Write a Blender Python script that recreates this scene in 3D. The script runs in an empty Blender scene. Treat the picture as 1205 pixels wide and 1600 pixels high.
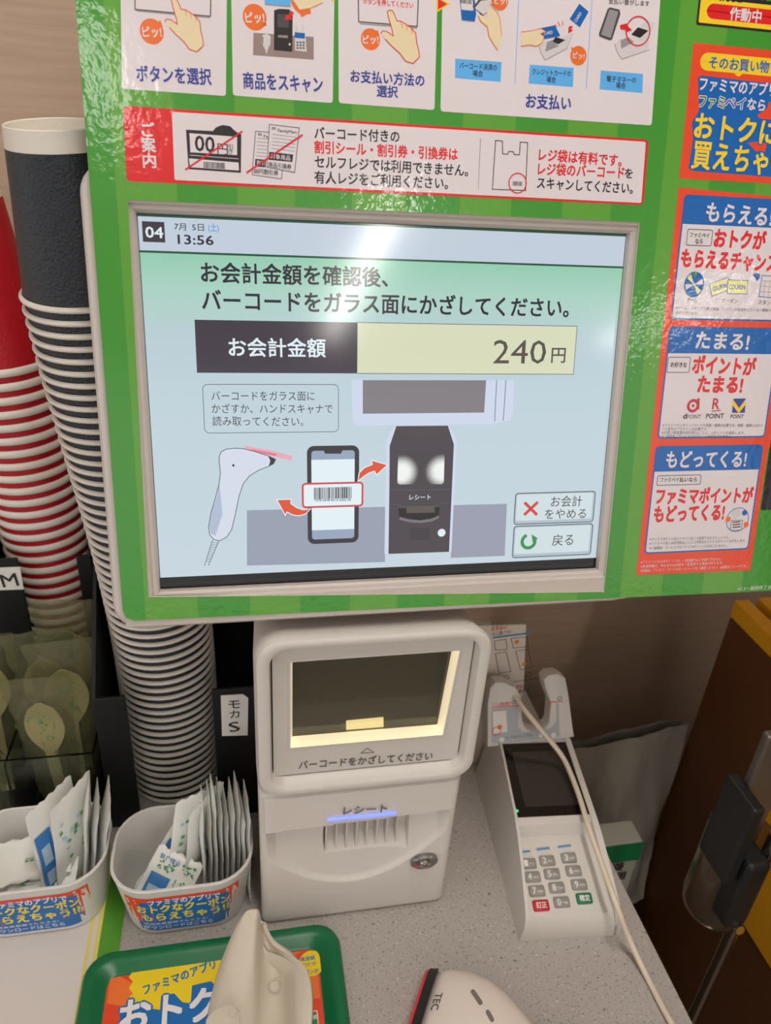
import bpy, bmesh, math, random
from mathutils import Vector, Matrix, Euler
random.seed(4)
C = bpy.context.scene.collection
SC = bpy.context.scene
# ------------------------------------------------------------------ camera, world, exposure
F_PX = 1150.0
CAM = Vector((0, 0, 1.5))
RX = Vector((.9821, -.0310, .1860)); RY = Vector((-.1784, -.4718, .8635)); RZ = Vector((.0610, -.8812, -.4689))
cd = bpy.data.cameras.new('camera'); cam = bpy.data.objects.new('camera', cd); C.objects.link(cam)
cd.sensor_fit = 'VERTICAL'; cd.sensor_height = 36; cd.lens = 36 * F_PX / 1600; cd.clip_start = .01
right = Vector((RX[0], RY[0], RZ[0])); up = -Vector((RX[1], RY[1], RZ[1])); back = -Vector((RX[2], RY[2], RZ[2]))
right.normalize(); back = (back - back.dot(right) * right).normalized(); up = back.cross(right)
mw = Matrix((right, up, back)).transposed().to_4x4(); mw.translation = CAM
cam.matrix_world = mw
cd.dof.use_dof = True; cd.dof.focus_distance = .49; cd.dof.aperture_fstop = 9.5
SC.camera = cam
SC.view_settings.view_transform = 'Standard'; SC.view_settings.look = 'None'
SC.view_settings.exposure = .2; SC.view_settings.gamma = 1; SC.view_settings.use_curve_mapping = False
w = bpy.data.worlds.new('store_daylight'); SC.world = w; w.use_nodes = True
bg = w.node_tree.nodes['Background']; bg.inputs[0].default_value = (1.0, .965, .93, 1); bg.inputs[1].default_value = 1.0

def ray(px, py):
    d = right * (px - 602.5) - up * (py - 800) - back * F_PX
    return d.normalized()
def at_z(px, py, z): d = ray(px, py); return CAM + d * ((z - CAM.z) / d.z)
def at_y(px, py, y): d = ray(px, py); return CAM + d * (y / d.y)
def at_x(px, py, x): d = ray(px, py); return CAM + d * (x / d.x)

# ------------------------------------------------------------------ materials
def lin(c): return tuple(((v / 255) / 12.92 if v / 255 <= .04045 else ((v / 255 + .055) / 1.055) ** 2.4) for v in c)
MATS = {}
def mat(name, col, rough=.45, metal=0, bump=0, bscale=300, emit=0, coat=0, trans=0, spec=.5, var=0, vscale=20, ior=1.45, stretch=None):
    if name in MATS: return MATS[name]
    m = bpy.data.materials.new(name); m.use_nodes = True; nt = m.node_tree; b = nt.nodes['Principled BSDF']
    c = lin(col) + (1,)
    b.inputs['Base Color'].default_value = c; b.inputs['Roughness'].default_value = rough
    b.inputs['Metallic'].default_value = metal; b.inputs['Coat Weight'].default_value = coat
    b.inputs['Coat Roughness'].default_value = .08; b.inputs['Transmission Weight'].default_value = trans
    b.inputs['Specular IOR Level'].default_value = spec; b.inputs['IOR'].default_value = ior
    tc = nt.nodes.new('ShaderNodeTexCoord'); mp = nt.nodes.new('ShaderNodeMapping'); nt.links.new(tc.outputs['Object'], mp.inputs[0])
    if stretch: mp.inputs['Scale'].default_value = stretch
    if bump:
        n = nt.nodes.new('ShaderNodeTexNoise'); n.inputs['Scale'].default_value = bscale; n.inputs['Detail'].default_value = 2
        nt.links.new(mp.outputs[0], n.inputs['Vector'])
        bp = nt.nodes.new('ShaderNodeBump'); bp.inputs['Strength'].default_value = bump; bp.inputs['Distance'].default_value = .001
        nt.links.new(n.outputs['Fac'], bp.inputs['Height']); nt.links.new(bp.outputs[0], b.inputs['Normal'])
        if coat: nt.links.new(bp.outputs[0], b.inputs['Coat Normal'])
    if var:
        n = nt.nodes.new('ShaderNodeTexNoise'); n.inputs['Scale'].default_value = vscale; n.inputs['Detail'].default_value = 4
        nt.links.new(mp.outputs[0], n.inputs['Vector'])
        r = nt.nodes.new('ShaderNodeValToRGB'); r.color_ramp.elements[0].position = .3; r.color_ramp.elements[1].position = .7
        r.color_ramp.elements[0].color = tuple(x * (1 - var) for x in c[:3]) + (1,); r.color_ramp.elements[1].color = tuple(min(1, x * (1 + var)) for x in c[:3]) + (1,)
        nt.links.new(n.outputs['Fac'], r.inputs[0]); nt.links.new(r.outputs[0], b.inputs['Base Color'])
    if emit:
        b.inputs['Emission Color'].default_value = c; b.inputs['Emission Strength'].default_value = emit
    MATS[name] = m
    return m
SCR = .84
def smat(name, col, k=1.0):      # a colour shown by the lit display, behind its glass
    m = mat('screen_' + name, col, rough=.11, emit=SCR * k, spec=.5)
    m.node_tree.nodes['Principled BSDF'].inputs['Base Color'].default_value = (.004, .004, .004, 1)
    return m
def ink(name, col):              # glossy laminated print
    return mat('print_' + name, col, rough=.3, bump=.17, bscale=210, coat=.5)

# ------------------------------------------------------------------ object helpers
def tag(o, label=None, cat=None, group=None, kind=None):
    if label: o['label'] = label
    if cat: o['category'] = cat
    if group: o['group'] = group
    if kind: o['kind'] = kind
    return o
def empty(name, loc=(0, 0, 0), rot=(0, 0, 0)):
    o = bpy.data.objects.new(name, None); C.objects.link(o); o.location = loc; o.rotation_euler = rot; o.empty_display_size = .02
    return o
def put(name, me, mats, parent=None, smooth=0.0, label=None):
    o = bpy.data.objects.new(name, me); C.objects.link(o)
    for m in (mats if isinstance(mats, (list, tuple)) else [mats]): me.materials.append(m)
    if smooth:
        for p in me.polygons: p.use_smooth = True
        try: me.set_sharp_from_angle(angle=math.radians(smooth))
        except Exception: pass
    if parent: o.parent = parent
    if label: o['label'] = label
    return o
def bm_obj(name, bm, mats, parent=None, smooth=0.0, label=None, world=False):
    """world=True: the bmesh is in world coordinates although the parent sits elsewhere"""
    if world and parent:
        bm.transform(world_of(parent).inverted())
    bmesh.ops.recalc_face_normals(bm, faces=bm.faces[:])
    me = bpy.data.meshes.new(name); bm.to_mesh(me); bm.free()
    return put(name, me, mats, parent, smooth, label)
def world_of(o):
    m = Matrix.LocRotScale(o.location, o.rotation_euler, o.scale)
    return world_of(o.parent) @ m if o.parent else m
def box_bm(x0, x1, y0, y1, z0, z1, r=0, seg=2, bm=None):
    b = bmesh.new(); bmesh.ops.create_cube(b, size=1)
    b.transform(Matrix.Translation(((x0 + x1) / 2, (y0 + y1) / 2, (z0 + z1) / 2)) @ Matrix.Diagonal((x1 - x0, y1 - y0, z1 - z0, 1)))
    if r: bmesh.ops.bevel(b, geom=b.edges[:], offset=r, segments=seg, profile=.5, affect='EDGES')
    return join(bm, b)
def join(bm, b):
    if bm is None: return b
    me = bpy.data.meshes.new('tmp'); b.to_mesh(me); b.free(); bm.from_mesh(me); bpy.data.meshes.remove(me); return bm
def rrect(x0, x1, y0, y1, r, n=6):
    pts = []
    for cx, cy, a in ((x1 - r, y1 - r, 0), (x0 + r, y1 - r, 90), (x0 + r, y0 + r, 180), (x1 - r, y0 + r, 270)):
        for i in range(n + 1):
            t = math.radians(a + 90 * i / n); pts.append((cx + r * math.cos(t), cy + r * math.sin(t)))
    return pts
def loft(loops, cap0=True, cap1=True, bm=None, closed=True, mi=None):
    bm = bm or bmesh.new(); R = [[bm.verts.new(p) for p in l] for l in loops]; n = len(loops[0])
    for k, (a, b) in enumerate(zip(R, R[1:])):
        for i in range(n if closed else n - 1):
            j = (i + 1) % n
            try:
                f = bm.faces.new((a[i], a[j], b[j], b[i]))
                if mi: f.material_index = mi[k]
            except ValueError: pass
    if cap0: bm.faces.new(R[0][::-1])
    if cap1: bm.faces.new(R[-1])
    return bm
def lathe(profile, n=32, bm=None, mi=None):
    return loft([[(r * math.cos(2 * math.pi * i / n), r * math.sin(2 * math.pi * i / n), z) for i in range(n)] for r, z in profile], False, False, bm, mi=mi)
def tube(points, r, n=10, bm=None, res=8):
    pts = [Vector(p) for p in points]; P = []
    for i in range(len(pts) - 1):          # Catmull-Rom
        a, b, c, d = pts[max(i - 1, 0)], pts[i], pts[i + 1], pts[min(i + 2, len(pts) - 1)]
        for k in range(res):
            t = k / res
            P.append(.5 * ((2 * b) + (c - a) * t + (2 * a - 5 * b + 4 * c - d) * t * t + (3 * b - a - 3 * c + d) * t ** 3))
    P.append(pts[-1]); loops = []; nrm = Vector((.1, .2, 1))
    for i, p in enumerate(P):
        t = (P[min(i + 1, len(P) - 1)] - P[max(i - 1, 0)]).normalized()
        nrm = (nrm - nrm.dot(t) * t).normalized(); bn = t.cross(nrm)
        loops.append([p + (nrm * math.cos(2 * math.pi * k / n) + bn * math.sin(2 * math.pi * k / n)) * r for k in range(n)])
    return loft(loops, bm=bm)

# ------------------------------------------------------------------ flat print and lettering
class Plane:
    def __init__(s, o, ux, uy, n=None):
        s.o = Vector(o); s.ux = Vector(ux).normalized(); s.uy = Vector(uy).normalized(); s.n = s.ux.cross(s.uy).normalized()
        if s.n.dot(CAM - s.o) < 0: s.n = -s.n
    def uv(s, px, py, off=0.0):
        d = ray(px, py); o = s.o + s.n * off - CAM; q = d * (o.dot(s.n) / d.dot(s.n)) - o
        return (q.dot(s.ux), q.dot(s.uy))
    def p3(s, u, v, off=0.0): return s.o + s.ux * u + s.uy * v + s.n * off
TXT = {}
def text_data(body, off):
    k = (body, off)
    if k not in TXT:
        c = bpy.data.curves.new('t', 'FONT'); c.body = body; c.offset = off; c.resolution_u = 2
        o = bpy.data.objects.new('t', c); C.objects.link(o); dg = bpy.context.evaluated_depsgraph_get()
        me = bpy.data.meshes.new_from_object(o.evaluated_get(dg))
        vs = [(v.co.x, v.co.y) for v in me.vertices]; fs = [tuple(p.vertices) for p in me.polygons]
        bpy.data.objects.remove(o); bpy.data.curves.remove(c); bpy.data.meshes.remove(me)
        TXT[k] = (vs, fs)
    return TXT[k]
CJK_MID, CJK_H = .36, .86
class Print:
    """flat artwork on a plane; points are (u, v) on the plane or, through q(), seen positions carried onto the plane"""
    def __init__(s, name, plane, base, mapper=None):
        s.name = name; s.pl = plane; s.base = base; s.V = []; s.Fc = []; s.M = []; s.mats = []; s.k = 0; s.mapper = mapper
    def q(s, x, y): return s.pl.uv(x, y, s.base)
    def mi(s, m):
        if m not in s.mats: s.mats.append(m)
        return s.mats.index(m)
    def add(s, vs, fs, m, lay):
        b = len(s.V); off = s.base + lay * 4e-5
        f = s.mapper or (lambda u, v, o: s.pl.p3(u, v, o))
        s.V += [f(u, v, off) for u, v in vs]; s.Fc += [tuple(b + i for i in fc) for fc in fs]; s.M += [s.mi(m)] * len(fs)
    def poly(s, pts, m, lay=1, px=True):
        if px: pts = [s.q(*p) for p in pts]
        s.add(pts, [tuple(range(len(pts)))], m, lay)
    def rect(s, x0, y0, x1, y1, m, r=0, lay=1):
        """corners seen at (x0,y0) and (x1,y1)"""
        a, b = s.q(x0, y0), s.q(x1, y1); s.box(a[0], a[1], b[0], b[1], m, r, lay)
    def box(s, u0, v0, u1, v1, m, r=0, lay=1):
        pts = rrect(u0, u1, v0, v1, r, 5) if r else [(u0, v0), (u1, v0), (u1, v1), (u0, v1)]
        s.add(pts, [tuple(range(len(pts)))], m, lay)
    def circ(s, x, y, rpx, m, lay=1, ry=None, n=28):
        c = s.q(x, y); e = s.q(x + rpx, y); r = math.hypot(e[0] - c[0], e[1] - c[1]); k = (ry or rpx) / rpx
        s.add([(c[0] + r * math.cos(2 * math.pi * i / n), c[1] + k * r * math.sin(2 * math.pi * i / n)) for i in range(n)], [tuple(range(n))], m, lay)
    def line(s, pts, wpx, m, lay=1, closed=False, px=True, wu=None):
        x0, y0 = pts[0]
        if px:
            a = s.q(x0, y0); b = s.q(x0 + 10, y0); w = wu or abs(b[0] - a[0]) / 10 * wpx; P = [Vector(s.q(*p)) for p in pts]
        else: P = [Vector(p) for p in pts]; w = wu
        n = len(P); L = []; R = []
        for i in range(n):
            a = P[i - 1] if (i or closed) else P[i]; b = P[(i + 1) % n] if (i < n - 1 or closed) else P[i]
            t1 = (P[i] - a); t2 = (b - P[i]); t1 = t1.normalized() if t1.length else t2.normalized(); t2 = t2.normalized() if t2.length else t1
            t = (t1 + t2); t = t.normalized() if t.length > 1e-6 else t1
            nn = Vector((-t.y, t.x)); k = min(1 / max(.35, nn.dot(Vector((-t1.y, t1.x)))), 2.2)
            L.append(P[i] + nn * w / 2 * k); R.append(P[i] - nn * w / 2 * k)
        m_ = n if closed else n - 1
        s.add([tuple(p) for p in L + R], [(i, (i + 1) % n, n + (i + 1) % n, n + i) for i in range(m_)], m, lay)
    def ring(s, x, y, rpx, wpx, m, lay=1, a0=0, a1=360, n=32):
        c = s.q(x, y); e = s.q(x + rpx, y); r = abs(e[0] - c[0]); full = a1 - a0 >= 360
        P = [(c[0] + r * math.cos(math.radians(a0 + (a1 - a0) * i / n)), c[1] + r * math.sin(math.radians(a0 + (a1 - a0) * i / n))) for i in range(n if full else n + 1)]
        s.line(P, 0, m, lay, full, px=False, wu=r / rpx * wpx)
    def frame(s, x0, y0, x1, y1, wpx, m, r=.001, lay=1):
        a, b = s.q(x0, y0), s.q(x1, y1); e = s.q(x0 + 10, y0)
        s.line(rrect(a[0], b[0], a[1], b[1], r, 4), 0, m, lay, True, px=False, wu=abs(e[0] - a[0]) / 10 * wpx)
    def bars(s, x0, y0, x1, y1, m, n=26, lay=2):
        a, b = s.q(x0, y0), s.q(x1, y1); rnd = random.Random(7); u = a[0]; st = (b[0] - a[0]) / n
        while u < b[0]:
            wd = st * rnd.choice((.35, .5, .9)); s.box(u, a[1], min(u + wd, b[0]), b[1], m, 0, lay); u += wd + st * rnd.choice((.35, .5))
    def text(s, body, x0, y0, x1, y1, h, m, bold=.02, lay=3, outline=None, px=True):
        """lettering from the left end (x0,y0) to the right end (x1,y1) of its middle line, h high"""
        if px:
            a, b = Vector(s.q(x0, y0)), Vector(s.q(x1, y1)); t_, b_ = s.q((x0 + x1) / 2, (y0 + y1) / 2 - h / 2), s.q((x0 + x1) / 2, (y0 + y1) / 2 + h / 2); hu = abs(b_[1] - t_[1])
        else: a, b, hu = Vector((x0, y0)), Vector((x1, y1)), h
        todo = ([(outline[0], outline[1], lay - 1)] if outline else []) + [(m, bold, lay)]
        vs0, _ = text_data(body, 0.0); xa = min(v[0] for v in vs0); xb = max(v[0] for v in vs0)
        latin = all(ord(ch) < 128 for ch in body)
        mid, hh = (.345, .70) if latin else (CJK_MID, CJK_H)
        d = b - a; sx = d.length / (xb - xa); sy = hu / hh; d.normalize(); nn = Vector((-d.y, d.x))
        if nn.y < 0: nn = -nn
        vs, fs = text_data(body, 0.0)
        for mm, bo, la in todo:      # heavier weights: the same outline struck several times around its place
            n = 1 if bo < .004 else 4 if bo < .07 else 12
            for i in range(n):
                g = 2 * math.pi * (i + .5) / n; dx, dy = (0, 0) if n == 1 else (bo * .95 * math.cos(g), bo * .95 * math.sin(g))
                s.add([tuple(a + d * (vx - xa + dx) * sx - nn * (vy - mid + dy) * sy) for vx, vy in vs], fs, mm, la + i * .02)
    def build(s, parent, label=None, name=None):
        me = bpy.data.meshes.new(s.name); inv = world_of(parent).inverted() if parent else Matrix()
        me.from_pydata([inv @ Vector(v) for v in s.V], [], s.Fc)
        o = put(name or s.name, me, s.mats, parent, 0, label)
        for i, p in enumerate(me.polygons): p.material_index = s.M[i]
        return o
def solid(pl, pts, off0, off1, r=0, seg=2, px=True, base=None):
    """a plate: outline pts on the plane, from off0 (back) to off1 (front), world bmesh"""
    if px: pts = [pl.uv(x, y, off1 if base is None else base) for x, y in pts]
    bm = loft([[pl.p3(u, v, off0) for u, v in pts], [pl.p3(u, v, off1) for u, v in pts]])
    if r:
        bm.normal_update()
        es = [e for e in bm.edges if all(abs((v.co - pl.o).dot(pl.n) - off1) < 1e-6 for v in e.verts)]
        bmesh.ops.bevel(bm, geom=es, offset=r, segments=seg, profile=.5, affect='EDGES')
    return bm

# ------------------------------------------------------------------ store shell and lamps
PLAST = mat('warm_white_plastic', (214, 206, 200), rough=.38, bump=.05, bscale=900)
WHITE = mat('white_plastic', (226, 222, 218), rough=.32)
BLACKP = mat('black_plastic', (15, 15, 16), rough=.55, bump=.08, bscale=600)
def wood_mat():
    m = mat('wood_grain_laminate', (186, 165, 148), rough=.55)
    nt = m.node_tree; b = nt.nodes['Principled BSDF']; tc = nt.nodes.new('ShaderNodeTexCoord'); mp = nt.nodes.new('ShaderNodeMapping')
    mp.inputs['Scale'].default_value = (3, 3, 60); n = nt.nodes.new('ShaderNodeTexNoise'); n.inputs['Scale'].default_value = 3; n.inputs['Detail'].default_value = 8; n.inputs['Distortion'].default_value = .6
    r = nt.nodes.new('ShaderNodeValToRGB'); r.color_ramp.elements[0].position = .3; r.color_ramp.elements[1].position = .72
    r.color_ramp.elements[0].color = lin((184, 156, 134)) + (1,); r.color_ramp.elements[1].color = lin((198, 171, 150)) + (1,)
    for a, c in ((tc.outputs['Object'], mp.inputs[0]), (mp.outputs[0], n.inputs['Vector']), (n.outputs['Fac'], r.inputs[0]), (r.outputs[0], b.inputs['Base Color'])): nt.links.new(a, c)
    return m
def stone_mat():
    m = mat('speckled_stone', (176, 170, 166), rough=.42)
    nt = m.node_tree; b = nt.nodes['Principled BSDF']; tc = nt.nodes.new('ShaderNodeTexCoord'); last = None
    mixv = None
    for sc, thr, col in ((520, .62, (140, 133, 130)), (300, .69, (112, 105, 102)), (380, .66, (200, 195, 190))):
        n = nt.nodes.new('ShaderNodeTexNoise'); n.inputs['Scale'].default_value = sc; n.inputs['Detail'].default_value = 1
        r = nt.nodes.new('ShaderNodeValToRGB'); r.color_ramp.elements[0].position = thr; r.color_ramp.elements[1].position = thr + .05
        mx = nt.nodes.new('ShaderNodeMix'); mx.data_type = 'RGBA'; mx.inputs['B'].default_value = lin(col) + (1,)
        nt.links.new(tc.outputs['Object'], n.inputs['Vector']); nt.links.new(n.outputs['Fac'], r.inputs[0]); nt.links.new(r.outputs[0], mx.inputs['Factor'])
        if mixv: nt.links.new(mixv, mx.inputs['A'])
        else: mx.inputs['A'].default_value = lin((176, 169, 164)) + (1,)
        mixv = mx.outputs['Result']
    nt.links.new(mixv, b.inputs['Base Color']); return m
tag(bm_obj('wall_back', box_bm(-1.6, 2.2, .78, .88, 0, 2.7), wood_mat()), kind='structure')
tag(bm_obj('floor', box_bm(-3, 5, -7.5, .78, -.05, 0), mat('floor_tile', (120, 112, 104), rough=.5, var=.1)), kind='structure')
tag(bm_obj('ceiling', box_bm(-3, 5, -7.5, .88, 2.7, 2.75), mat('ceiling_board', (205, 200, 194), rough=.9, var=.03)), kind='structure')
tag(bm_obj('light_block_right', box_bm(1.15, 1.25, -.6, .78, 0, 2.7), mat('light_block_paint', (120, 104, 90), rough=.7, var=.04)), kind='structure')  # unseen wall, added to keep side light off the right end
tag(bm_obj('counter', box_bm(-1.2, .327, .16, .78, .868, .9, .0015), stone_mat()), 'grey speckled stone service counter under the payment machines', 'counter')
tag(bm_obj('counter_cabinet', box_bm(-1.2, .312, .19, .775, 0, .8675, .001), mat('counter_front', (150, 138, 126), rough=.5, var=.05)), 'plain beige cabinet below the speckled counter top', 'cabinet')
LAMP = mat('lamp_diffuser', (255, 250, 240), rough=.5, emit=30)
LAMP2 = mat('lamp_diffuser_soft', (255, 250, 240), rough=.5, emit=15)
LH = mat('lamp_housing', (225, 225, 222), rough=.4)
for i, (x, y0, y1, lb) in enumerate(((.72, -5.2, -2.35, 'long tube light running straight behind the photographer'), (-.42, -1.95, -1.25, 'short tube light to the left behind the photographer'), (3.25, -5.3, -3.3, 'tube light far to the right behind the photographer'), (.2, -.5, .5, 'tube light over the counter'))):
    t = empty('ceiling_light', (x, (y0 + y1) / 2, 2.69)); tag(t, lb, 'light', 'ceiling tube lights')
    h = (y1 - y0) / 2
    bm_obj('housing', box_bm(-.08, .08, -h, h, -.04, .008, .004), LH, t); bm_obj('diffuser', box_bm(-.055, .055, -h + .02, h - .02, -.06, -.041, .006), LAMP2 if i == 1 else LAMP, t)

# ------------------------------------------------------------------ the display of the self checkout
TL = Vector((-.05594, .47042, 1.44406)); UX = Vector((1, 0, 0)); TILT = math.radians(13.78); UY = Vector((0, -math.sin(TILT), -math.cos(TILT)))
MP = Plane(TL, UX, UY)
mon = empty('checkout_monitor', (.1, .47, 1.19)); tag(mon, 'self-checkout touch monitor showing the 240 yen total in the green board', 'monitor')
def rr3(pl, u0, u1, v0, v1, r, off, n=6): return [pl.p3(u, v, off) for u, v in rrect(u0, u1, v0, v1, r, n)]
L = [rr3(MP, -.0205, .329, -.018, .2405, .012, -.034), rr3(MP, -.0275, .336, -.0245, .2495, .016, -.028), rr3(MP, -.0310, .340, -.0272, .2562, .017, -.012),
     rr3(MP, -.0310, .340, -.0272, .2562, .017, -.004), rr3(MP, -.0290, .338, -.0252, .2542, .016, -.0012)]
bm_obj('housing', loft(L), PLAST, mon, 40, world=True)
BEZ = mat('bezel_grey', (196, 185, 178), rough=.42)
def quad_ring(prof):        # rings (grow, off) around the lcd
    return [[MP.p3(u, v, o) for u, v in ((-g, -g), (.304 + g, -g), (.304 + g, .228 + g), (-g, .228 + g))] for g, o in prof]
bm_obj('bezel', loft(quad_ring([(.022, -.001), (.022, .0082), (.0050, .0082), (.0038, .0064), (.0020, .0060), (.0006, .0044), (.0003, -.0005)]), False, False), BEZ, mon, 25, world=True)
bm_obj('lcd_glass', loft([[MP.p3(u, v, o) for u, v in ((-.0004, -.0004), (.3044, -.0004), (.3044, .2284), (-.0004, .2284))] for o in (-.001, 0)]), mat('lcd_black', (12, 12, 14), rough=.1), mon, world=True)
bm_obj('support_arm', box_bm(.03, .15, .52, .60, .9, 1.31, .006), mat('arm_grey', (120, 116, 112), rough=.5), mon, world=True)
S = Print('screen', MP, .0001)
# background with its green fade (part of the picture on the display)
def screen_bg():
    m = bpy.data.materials.new('screen_background'); m.use_nodes = True; nt = m.node_tree; b = nt.nodes['Principled BSDF']
    b.inputs['Base Color'].default_value = (.004, .004, .004, 1); b.inputs['Roughness'].default_value = .11; b.inputs['Emission Strength'].default_value = SCR
    uv = nt.nodes.new('ShaderNodeTexCoord'); sp = nt.nodes.new('ShaderNodeSeparateXYZ'); r = nt.nodes.new('ShaderNodeValToRGB'); mr = nt.nodes.new('ShaderNodeMapRange')
    mr.inputs['From Min'].default_value = 1.423; mr.inputs['From Max'].default_value = 1.23   # screen heights in the object's frame
    nt.links.new(uv.outputs['Object'], sp.inputs[0]); nt.links.new(sp.outputs['Z'], mr.inputs['Value']); nt.links.new(mr.outputs[0], r.inputs[0]); nt.links.new(r.outputs[0], b.inputs['Emission Color'])
    e = r.color_ramp.elements; e[0].position = 0; e[0].color = lin((150, 206, 178)) + (1,); e[1].position = .24; e[1].color = lin((188, 208, 216)) + (1,)
    a = e.new(.10); a.color = lin((172, 212, 198)) + (1,); a = e.new(1.0); a.color = lin((196, 212, 222)) + (1,)
    return m
SBG = screen_bg()
zoff = world_of(mon).translation.z
SBG.node_tree.nodes['Map Range'].inputs['From Min'].default_value = (TL + UY * .021).z - zoff; SBG.node_tree.nodes['Map Range'].inputs['From Max'].default_value = (TL + UY * .22).z - zoff
HB = smat('header', (196, 208, 222)); DG = smat('dark_green', (52, 108, 82), .6); DK = smat('dark_slate', (80, 72, 84), .75); TX = smat('ink', (66, 62, 72), .6)
WH = smat('white', (226, 240, 246)); CR = smat('cream', (218, 222, 190)); GB = smat('grey_brown', (108, 98, 92), .7); BL = smat('blue', (60, 150, 210)); LINEG = smat('line_grey', (96, 104, 112), .7)
D = S.uv if False else None
S.box(0, 0, .304, .0206, HB, 0, 0); S.box(0, .0206, .304, .2205, SBG, 0, 0)
S.box(0, 0, .304, .0012, DG, 0, 1); S.box(0, .0197, .304, .0209, DG, 0, 1)
S.box(0, .2205, .304, .2282, smat('off_black', (14, 13, 16), .5), 0, 0)
S.line([(.003, .2250), (.301, .2250)], 0, smat('faint', (70, 66, 72), .5), 1, px=False, wu=.0003)
scr = S.build(mon, 'lit display picture')
def sub(name): return Print(name, MP, .0003)
P = sub('header_lettering')
P.rect(221.6, 345.5, 258.4, 379, DK, 0, 1); P.text('04', 227.5, 362.5, 254.7, 363.6, 17, WH, .02)
P.text('7月', 272.5, 353.6, 290.6, 354.8, 11, TX, .008); P.text('5日', 300.4, 355, 318.5, 355.5, 11, TX, .008); P.text('(土)', 325.5, 355.5, 342, 356.3, 12, BL, .008); P.text('13:56', 278, 373.8, 333.5, 375.8, 14.5, TX, .02)
P.build(scr)
P = sub('instruction_lettering')
P.text('お会計金額を確認後、', 314.3, 426, 606, 434, 29, TX, .026); P.text('バーコードをガラス面にかざしてください。', 316, 469, 889, 482, 29, TX, .026); P.build(scr)
P = sub('amount_box')
a = P.q(304, 499.5); b = P.q(558.3, 583.5); c = P.q(896, 585.5)
P.box(a[0], a[1], b[0], b[1], DK); P.box(b[0], a[1], c[0], b[1], CR); P.line([(b[0], a[1]), (c[0], a[1]), (c[0], b[1]), (b[0], b[1])], 0, LINEG, 2, px=False, wu=.0004)
P.text('お会計金額', 357.5, 543, 508.5, 544.5, 27, WH, .022); P.text('240', 771, 549.5, 853.5, 550, 37, GB, 0.0); P.text('円', 862, 555, 883.5, 555, 23, GB, .018); P.build(scr)
P = sub('message_box')
P.frame(316.5, 600.6, 529, 674.5, 1.0, LINEG, .003); P.text('バーコードをガラス面に', 330.5, 618.8, 491.5, 619, 14, TX, .0); P.text('かざすか、ハンドスキャナで', 331, 638.6, 519.8, 639, 14, TX, .0); P.text('読み取ってください。', 332, 658.2, 474, 659, 14, TX, .0); P.build(scr)
def c8(pts): return [(220 + x / 3.0125, 590 + y / 3.0125) for x, y in pts]
def c9(pts): return [(580 + x / 3.171, 580 + y / 3.171) for x, y in pts]
P = sub('picture_desk'); P.poly(c8([(500, 625), (1150, 608), (1150, 868), (500, 885)]), smat('desk_a', (150, 158, 176)), 0); P.poly(c9([(400, 664), (673, 657), (662, 915), (395, 925)]), smat('desk_b', (152, 156, 174)), 0); P.build(scr)
P = sub('picture_hand_scanner')
hs = c8([(370, 370), (380, 348), (402, 337), (440, 332), (480, 334), (530, 346), (600, 368), (635, 385), (625, 405), (600, 418), (555, 436), (512, 462), (482, 500), (462, 560), (446, 640), (428, 715), (405, 750), (372, 768), (345, 762), (325, 740), (319, 705), (330, 640), (350, 570), (368, 505), (375, 450), (370, 400)])
P.line(c8([(490, 332), (600, 352), (712, 380)]), 8, smat('beam_soft', (232, 170, 184)), 1); P.line(c8([(520, 342), (640, 364)]), 4, smat('beam', (226, 120, 140)), 2)
P.poly(hs, smat('pale', (212, 220, 234)), 3); P.poly(c8([(345, 420), (385, 640), (352, 745), (330, 735), (322, 700), (335, 630), (358, 560), (370, 500)][1:]), smat('pale_shade', (176, 188, 210)), 4); P.line(hs, 1.2, LINEG, 5, True)
P.poly(c8([(600, 368), (635, 385), (625, 405), (602, 417), (610, 392)]), TX, 6); P.line(c8([(338, 765), (300, 885)]), 1, LINEG, 4); P.line(c8([(368, 768), (318, 885)]), 1, LINEG, 4)
for k in range(9): P.line(c8([(338 - 4 * k, 775 + 11 * k), (362 - 4.5 * k, 778 + 11 * k)]), 1, smat('mid_grey', (140, 146, 156)), 5)
P.circ(*c8([(436, 413)])[0], 2, TX, 6); P.build(scr)
P = sub('picture_phone')
a, b = c8([(782, 322), (1025, 775)]); P.rect(*a, *b, TX, .0045, 1); P.rect(*c8([(803, 345)])[0], *c8([(1005, 755)])[0], smat('phone_band', (150, 164, 190)), .002, 2)
P.rect(*c8([(803, 387)])[0], *c8([(1005, 712)])[0], WH, 0, 3); P.poly(c8([(860, 342), (950, 342), (942, 358), (868, 358)]), TX, 4)
RD = smat('red', (214, 66, 66), .95); ORD = smat('orange_red', (226, 84, 50), .95)
P.rect(*c8([(760, 500)])[0], *c8([(1045, 602)])[0], WH, .002, 5); P.frame(*c8([(762, 500)])[0], *c8([(1043, 602)])[0], 3, RD, .002, 6)
P.bars(*c8([(815, 518)])[0], *c8([(992, 568)])[0], TX, 24, 7); P.text('1234-5678-9012-3456-78', *c8([(820, 577)])[0], *c8([(988, 575)])[0], 3.2, TX, .02, 7); P.build(scr)
P = sub('picture_arrow'); AR = [(1162, 410), (1085, 388), (1090, 408), (1050, 425), (1028, 448), (1022, 488), (1048, 466), (1075, 448), (1100, 440), (1110, 458)]
P.poly(c8(AR), ORD, 8); P.line(c8(AR), 1.5, WH, 9, True); P.build(scr)
P = sub('picture_arrow'); AR = [(640, 574), (708, 572), (706, 592), (735, 612), (765, 622), (800, 617), (775, 642), (745, 650), (715, 646), (688, 632), (680, 648)]
P.poly(c8(AR), ORD, 8); P.line(c8(AR), 1.5, WH, 9, True); P.build(scr)
P = sub('picture_kiosk')
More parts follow.
